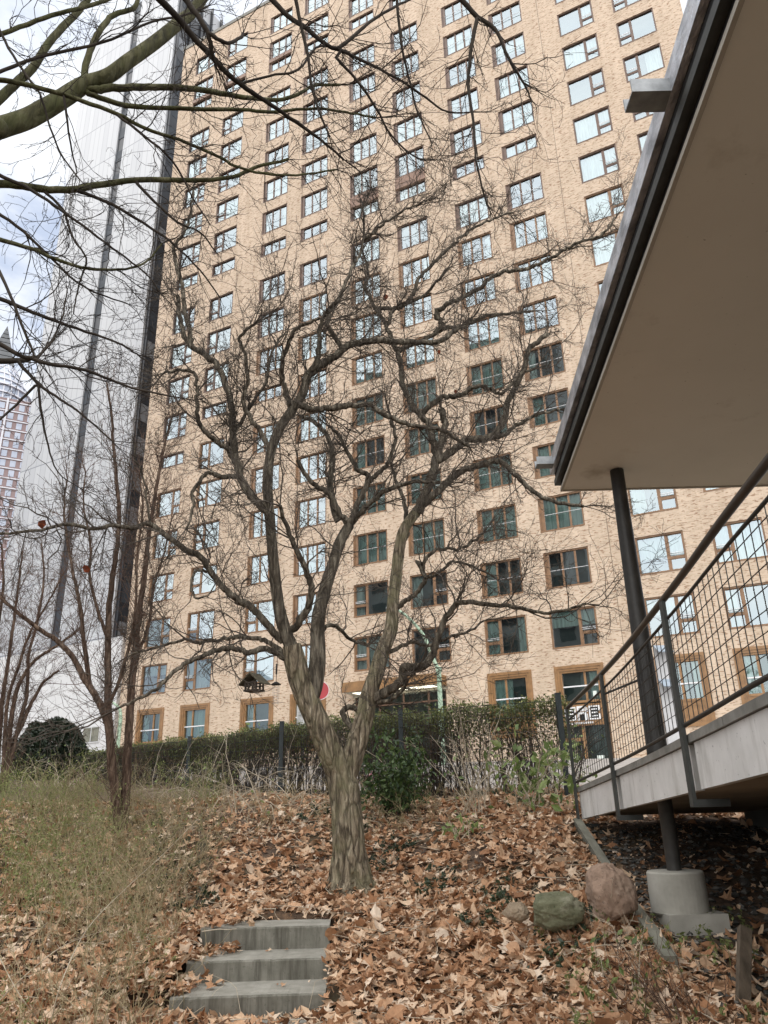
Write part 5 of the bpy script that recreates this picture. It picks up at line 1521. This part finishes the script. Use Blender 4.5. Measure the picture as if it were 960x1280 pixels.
# ------------------------------------------------------------------ weeds and ground cover
def weeds(name, mat, N, region, hh, leaf_per, leaf_s, seed, tone, stem_tone, lean=.35, kids=3, rad=.0016):
    rs = np.random.RandomState(seed)
    X_, Y_, n = region(rs, N)
    S = np.stack([X_, Y_, gz(X_, Y_) - .01], 1)
    D = unit(np.stack([rs.normal(size=n) * lean, rs.normal(size=n) * lean, np.ones(n)], 1)); L = rs.uniform(*hh, n)
    m = MB()
    P = march(S, D, L, 5, rs, .16, -.03); batch_tubes(m, P, taper(rs.uniform(rad, rad * 2, n), 5, .5), 3, np.clip(stem_tone + rs.normal(size=n) * .15, 0, 1))
    S2, D2, PR = sprout(P, taper(np.full(n, rad), 5, .6), kids, rs, .35, 1, (.3, .8)); P2 = march(S2, D2, np.repeat(L, kids) * rs.uniform(.15, .45, len(S2)), 3, rs, .2, .0)
    batch_tubes(m, P2, np.full((len(S2), 4), rad * .75), 3, np.clip(stem_tone + rs.normal(size=len(S2)) * .15, 0, 1))
    Q = P2[:, 1:].reshape(-1, 3); Q = Q[rs.randint(0, len(Q), int(n * leaf_per))] + rs.normal(size=(int(n * leaf_per), 3)) * .012
    leaves(m, Q, rs.uniform(*leaf_s, len(Q)), np.clip(tone + rs.normal(size=len(Q)) * .22, 0, 1), rs, .55)
    return tag(m.build(name, mat, attr=True), kind='stuff')
def reg_left(rs, N):
    Y_ = 5.0 + 7.5 * rs.rand(N) ** 1.15; X_ = rs.uniform(-.62, -.20, N) * Y_ * 1.05
    edge = -1.55 - .12 * (Y_ - 6) + .25 * np.sin(Y_ * 2.3)
    edge = np.where((Y_ > 5.9) & (Y_ < 7.7), -1.72, edge)
    k = (X_ < edge) & (rs.rand(N) < (ghash(X_ * 1.1 + 3, Y_ * 1.0) * .9 + .5)) & ((Y_ > 6.6) | (rs.rand(N) < .6))
    return X_[k], Y_[k], k.sum()
weeds('dry_weeds', MT['weed'], 4600, reg_left, (.14, .78), 4.5, (.009, .020), 51, .58, .74)
def reg_left_far(rs, N):
    Y_ = rs.uniform(7.2, 13.5, N); X_ = rs.uniform(-.60, -.20, N) * Y_ * 1.05
    k = (X_ < -2.0 - .05 * (Y_ - 7)) & (rs.rand(N) < (ghash(X_ * 1.2 + 7, Y_ * 1.0 + 2) * 1.1 + .45)); return X_[k], Y_[k], k.sum()
weeds('green_weeds', MT['weed_green'], 1700, reg_left_far, (.25, .85), 9, (.016, .038), 52, .7, .7)
def reg_left_low(rs, N):
    Y_ = rs.uniform(5.0, 7.8, N); X_ = rs.uniform(-.60, -.24, N) * Y_ * 1.05
    k = (X_ < -1.72) & (np.sin(X_ * 4.1 + Y_ * 3.3) > .25); return X_[k], Y_[k], k.sum()
weeds('green_weeds', MT['weed_green'], 420, reg_left_low, (.05, .26), 10, (.012, .03), 54, .6, .6)
def reg_mid(rs, N):
    Y_ = rs.uniform(5.6, 11.5, N); X_ = rs.uniform(-.30, .33, N) * Y_
    f_ = ghash(X_ * 1.6 + 9, Y_ * 1.4)
    k = (f_ > .46) & ~on_steps(X_, Y_) & (X_ < 1.7) & ((Y_ > 7.6) | (X_ > .5)); return X_[k], Y_[k], k.sum()
weeds('ground_ivy', MT['dark_leaf'], 3200, reg_mid, (.03, .12), 10, (.025, .055), 55, .75, .5, kids=2)
def reg_right(rs, N):
    Y_ = rs.uniform(4.9, 6.4, N); X_ = rs.uniform(1.0, 2.6, N); k = rs.rand(N) < .5; return X_[k], Y_[k], k.sum()
weeds('small_weeds', MT['weed_green'], 160, reg_right, (.05, .22), 8, (.02, .045), 56, .5, .4)
def reg_back(rs, N):
    Y_ = rs.uniform(9.6, 12.6, N); X_ = rs.uniform(-.30, .21, N) * Y_; return X_, Y_, N
weeds('dry_undergrowth', MT['weed'], 420, reg_back, (.12, .5), 1.2, (.02, .04), 57, .6, .75, lean=.55, kids=4, rad=.0022)
# long pale canes lying over the weeds, lower left
for k, (pts, lab) in enumerate((([(-6,1186),(20,1236),(48,1290)], 'short pale dead cane crossing the lower left corner'),
        ([(64,1290),(78,1225),(110,1160),(160,1108),(210,1062),(262,1008)], 'long pale dead cane arching up through the dry weeds'),
        ([(0,1250),(40,1212),(84,1180),(140,1160)], 'pale forked dead cane lying low over the weeds'))):
    P = catmull(np.array([ground_ray(a, min(b_, 1276)) * (.90 - .03 * i_ if 0 < i_ < len(pts) - 1 else .96) for i_, (a, b_) in enumerate(pts)]), 6)
    m = MB(); m.tube(P, np.linspace(.0042, .002, len(P)), 6); tag(m.build('dead_cane', MT['pale_cane'], smooth=True), lab, 'cane', 'dead canes')

# ------------------------------------------------------------------ bird feeders hanging from the low left limb
A = np.array(T.px)
def limb_y(px, py):
    j = int(np.hypot(A[:, 0] - px, A[:, 1] - py).argmin()); return T.y[j], T.P[j]
yf, Pf = limb_y(318, 813)
c = at_y(318, 856, yf); sc_ = (c @ _f) / FPX
fw = noisy('feeder_wood', (.022,.017,.013), (.06,.046,.034), 12, .9); fr_ = noisy('feeder_roof', (.045,.04,.025), (.12,.105,.07), 14, .95)
bf = empty('bird_house_feeder', (float(c[0]), float(c[1]), float(c[2] - 7 * sc_)), label='small wooden house shaped bird feeder with pitched roof hanging from a limb', cat='bird feeder', group='bird feeders on the limb')
ry = math.radians(-28)
def fl(x, y, z): return (c[0] + x * math.cos(ry) - y * math.sin(ry), c[1] + x * math.sin(ry) + y * math.cos(ry), c[2] + z)
u = sc_
def fbox(m, x0, x1, y0, y1, z0, z1):
    m.hexa([fl(x0,y0,z0), fl(x1,y0,z0), fl(x1,y1,z0), fl(x0,y1,z0), fl(x0,y0,z1), fl(x1,y0,z1), fl(x1,y1,z1), fl(x0,y1,z1)])
m = MB(); fbox(m, -10*u, 10*u, -9*u, 9*u, -8.5*u, -6.5*u); m.build('floor', fw, bf)
m = MB()
for x in (-8, -3, 3, 8):
    for y in (-7.5, 7.5): fbox(m, (x - .9)*u, (x + .9)*u, (y - .9)*u, (y + .9)*u, -6.5*u, 2*u)
for y in (-7.5, 7.5): fbox(m, -9*u, 9*u, (y-.7)*u, (y+.7)*u, -2.2*u, -.8*u); fbox(m, -9*u, 9*u, (y-.9)*u, (y+.9)*u, 1.4*u, 3*u)
m.build('posts', fw, bf)
m = MB()
for sx in (-1, 1):
    n_ = 5
    for k in range(n_):
        t0, t1 = k / n_, (k + .93) / n_
        xa, xb = sx * 17 * t0 * u, sx * 17 * t1 * u; za, zb = (13 - 14 * t0) * u, (13 - 14 * t1) * u
        V = [fl(xa, -11*u, za), fl(xb, -11*u, zb), fl(xb, 11*u, zb), fl(xa, 11*u, za), fl(xa, -11*u, za + 1.6*u), fl(xb, -11*u, zb + 1.6*u), fl(xb, 11*u, zb + 1.6*u), fl(xa, 11*u, za + 1.6*u)]
        m.hexa(V)
m.build('roof', fr_, bf)
m = MB(); m.tube([fl(0, 0, 14*u), fl(.4*u, 0, 25*u), tuple(Pf)], .0016, 4); m.build('wire', MT['black'], bf)
yf2, Pf2 = limb_y(345, 800)
c2 = at_y(345, 856, yf2); u = (c2 @ _f) / FPX
b2 = empty('fat_ball_feeder', (float(c2[0]), float(c2[1]), float(c2[2] - 24 * u)), label='wire cylinder bird feeder with a black lid hanging on a dark cord', cat='bird feeder', group='bird feeders on the limb')
m = MB(); m.lathe([(.2*u, 4*u), (2.2*u, 3.4*u), (6.4*u, .6*u), (6.2*u, 0)], 18, c2); m.build('lid', MT['black'], b2)
m = MB()
for k in range(7): z = -1.5 - k * 3.2; m.tube([(c2[0] + 4.2*u*math.cos(t), c2[1] + 4.2*u*math.sin(t), c2[2] + (z - t / 6.28 * 3.2) * u) for t in np.linspace(0, 6.28, 15)], .0011, 4, cap=False)
for t in np.arange(6) * 1.047: m.tube([(c2[0] + 4.2*u*math.cos(t), c2[1] + 4.2*u*math.sin(t), c2[2]), (c2[0] + 4.2*u*math.cos(t), c2[1] + 4.2*u*math.sin(t), c2[2] - 24*u)], .0008, 4, cap=False)
m.build('wire_cage', MT['galv'], b2)
m = MB(); m.tube([tuple(c2 + np.array([0, 0, 4*u])), tuple(c2 + np.array([.6*u, 0, 16*u])), tuple(Pf2)], .003, 6); m.tube([tuple(c2 + np.array([0, 0, 13*u])), tuple(c2 + np.array([.4*u, 0, 26*u]))], .009, 6); m.build('cord', MT['black'], b2)

# ------------------------------------------------------------------ street things behind the hedge
LY = 20.5
lampg = noisy('pale_green_paint', (.30,.42,.30), (.40,.52,.38), 3, .5)
pts = [at_y(a, b_, LY) for a, b_ in ((548, 838), (543.5, 828), (538, 815), (531, 797), (520, 782), (508, 770), (497, 762))]
base = at_y(551, 890, LY); top0 = pts[0]
sl = empty('street_lamp', (float(base[0]), LY, float(gz(base[0], LY))), label='pale green street lamp with a curved arm behind the hedge, right of the entrance', cat='street lamp', group='pale green street lamps')
bz = float(gz(base[0], LY)); px_ = float(base[0])
m = MB(); m.lathe([(.075, bz - .05 - bz), (.075, .9), (.062, 1.0), (.062, top0[2] - bz)], 16, (px_, LY, bz)); m.build('pole', lampg, sl, smooth=True)
m = MB(); m.lathe([(.08, 0), (.08, .10), (.06, .13)], 16, (px_, LY, top0[2] - .04)); m.build('collar', lampg, sl, smooth=True)
P = catmull(np.array([(px_, LY, top0[2])] + [tuple(p) for p in pts[1:]]), 4)
m = MB(); m.tube(P, np.linspace(.055, .035, len(P)), 10); m.build('arm', lampg, sl, smooth=True)
e = P[-1]; d = unit(P[-1] - P[-3]); d2 = unit(np.array([d[0], d[1], .12]))
m = MB(); q = [e - d2 * .05, e + d2 * .06, e + d2 * .22, e + d2 * .32]; m.tube(q, [.04, .085, .10, .03], 12); m.build('lamp_head', MT['galv'], sl, smooth=True)
# second pole of the same kind at the white annex
LY2 = 31.0; b2_ = at_y(147, 935, LY2); g2 = float(gz(b2_[0], LY2)); t2 = at_y(146, 897, LY2)
s2_ = empty('street_lamp', (float(b2_[0]), LY2, g2), label='thin pale green pole with a bent top in front of the white annex', cat='street lamp', group='pale green street lamps')
m = MB(); m.lathe([(.085, 0), (.075, t2[2] - g2)], 12, (float(b2_[0]), LY2, g2)); m.build('pole', lampg, s2_, smooth=True)
m = MB(); P = catmull(np.array([(b2_[0], LY2, t2[2]), (b2_[0] - .08, LY2, t2[2] + .35), (b2_[0] - .42, LY2, t2[2] + .62)]), 5); m.tube(P, np.linspace(.07, .04, len(P)), 8); m.build('arm', lampg, s2_, smooth=True)
# round red sign partly behind the trunk
SY = 19.5; c = at_y(400, 863, SY); g_ = float(gz(c[0], SY))
rsn = empty('round_sign', (float(c[0]), SY, g_), label='round red traffic sign half hidden behind the left trunk fork', cat='traffic sign')
def disc(m, r, y0, y1):
    n = 32; A_ = [(c[0] + r * math.cos(t), y0, c[2] + r * math.sin(t)) for t in np.arange(n) * 2 * math.pi / n]; B_ = [(p[0], y1, p[2]) for p in A_]
    m.poly(A_); m.poly(B_[::-1])
    for i in range(n): m.quad([A_[i], B_[i], B_[(i + 1) % n], A_[(i + 1) % n]])
m = MB(); disc(m, .235, SY - .012, SY); m.build('sign_rim', noisy('rim_white', (.6,.5,.5), (.7,.6,.6), 5, .5), rsn)
m = MB(); disc(m, .215, SY - .018, SY - .013); m.build('sign_face', noisy('sign_red', (.36,.035,.04), (.45,.05,.06), 5, .45), rsn)
m = MB(); m.lathe([(.03, 0), (.03, c[2] + .2 - g_)], 10, (float(c[0]), SY + .035, g_)); m.build('pole', MT['galv'], rsn)
# grey notice board by the trunk
NY = 16.5; c = at_y(378, 886, NY); g_ = float(gz(c[0], NY))
nb = empty('notice_board', (float(c[0]), NY, g_), label='pale grey weathered notice panel on a post left of the forked trunk', cat='notice board')
m = MB(); m.box((c[0] - .115, NY - .02, c[2] - .36), (c[0] + .115, NY + .02, c[2] + .36)); m.build('panel', noisy('grey_panel', (.20,.20,.19), (.52,.52,.5), 7, .7, lo=.4, hi=.55), nb)
m = MB(); m.box((c[0] - .03, NY + .021, g_ - .1), (c[0] + .03, NY + .07, c[2] + .3)); m.build('post', MT['galv'], nb)
# folded grey awning lamp seen through the railing: two stacked hoods on a pale panel
HY = 22.0
c = at_y(829, 838, HY); u = (c @ _f) / FPX; g_ = float(gz(c[0], HY))
hl = empty('hooded_display', (float(c[0]), HY, g_), label='tall pale post box panel with two curved grey hoods, seen behind the mesh', cat='display stand')
m = MB(); m.box((c[0] - 7*u, HY, g_), (c[0] + 8*u, HY + .12, c[2] + 30*u)); m.build('panel', noisy('hood_panel', (.42,.42,.42), (.56,.56,.56), 4, .6), hl)
hm = noisy('hood_blue_grey', (.20,.25,.30), (.32,.37,.42), 4, .35)
for dz in (27, -15):
    m = MB(); n = 9; pr = [(-8.5*u, -.45 + .4 * math.sin(t), c[2] + (dz - 8 + 11 * math.sin(t) ) * u) for t in np.linspace(0, 1.5, n)]
    for i in range(n - 1):
        (x0, ya, za), (_, yb, zb) = pr[i], pr[i + 1]
        m.hexa([(c[0] - 9*u, HY + ya, za), (c[0] + 9.5*u, HY + ya, za), (c[0] + 9.5*u, HY + yb, zb), (c[0] - 9*u, HY + yb, zb), (c[0] - 9*u, HY + ya - .01, za + .025), (c[0] + 9.5*u, HY + ya - .01, za + .025), (c[0] + 9.5*u, HY + yb - .01, zb + .025), (c[0] - 9*u, HY + yb - .01, zb + .025)])
    m.build('hood', hm, hl)
# white sheet fixed to the railing at the right edge
yv = 3.0
c = at_y(962, 830, yv + .0); u = (c @ _f) / FPX
m = MB(); m.bar((ex(3.02) - .05, 3.02, c[2] - 16*u), (ex(3.02) - .05, 3.02, c[2] + 12*u), .10, .004, up=(0, 1, 0))
tag(m.build('paper_sign', noisy('sheet', (.74,.74,.74), (.8,.8,.8), 3, .7)), 'white paper sheet on the railing mesh at the right edge', 'paper sign')

# ------------------------------------------------------------------ what stands behind the viewer and shows in the glass
def local_block(name, label, u0, u1, w0, h, mt, glassm, floors=3.4, bay=3.4):
    o = empty(name, (0, 40, STREET), -AZ, label=label, cat='building')
    m = MB(); m.box((u0, -w0 - 16, -3), (u1, -w0, h)); m.build('wall', mt, o)
    m = MB(); z = 1.2
    while z < h - 2.5:
        x = u0 + .8
        while x < u1 - 2:
            m.box((x, -w0 + .01, z), (x + bay * .62, -w0 + .06, z + floors * .55)); x += bay
        z += floors
    tag(m.build('window_rows', glassm, o), 'dark window bands', kind='stuff'); o['group'] = 'office blocks behind the viewer'; return o
gb = noisy('mirror_block', (.20,.20,.19), (.30,.295,.28), .3, .8)
local_block('office_block', 'grey office block mirrored in the middle windows of the brick facade', -42, -4, 62, 66, gb, dk)
#local_block('office_block', 'low grey office wing mirrored in the lower windows of the brick facade', -86, -43.5, 66, 22, gb, dk)
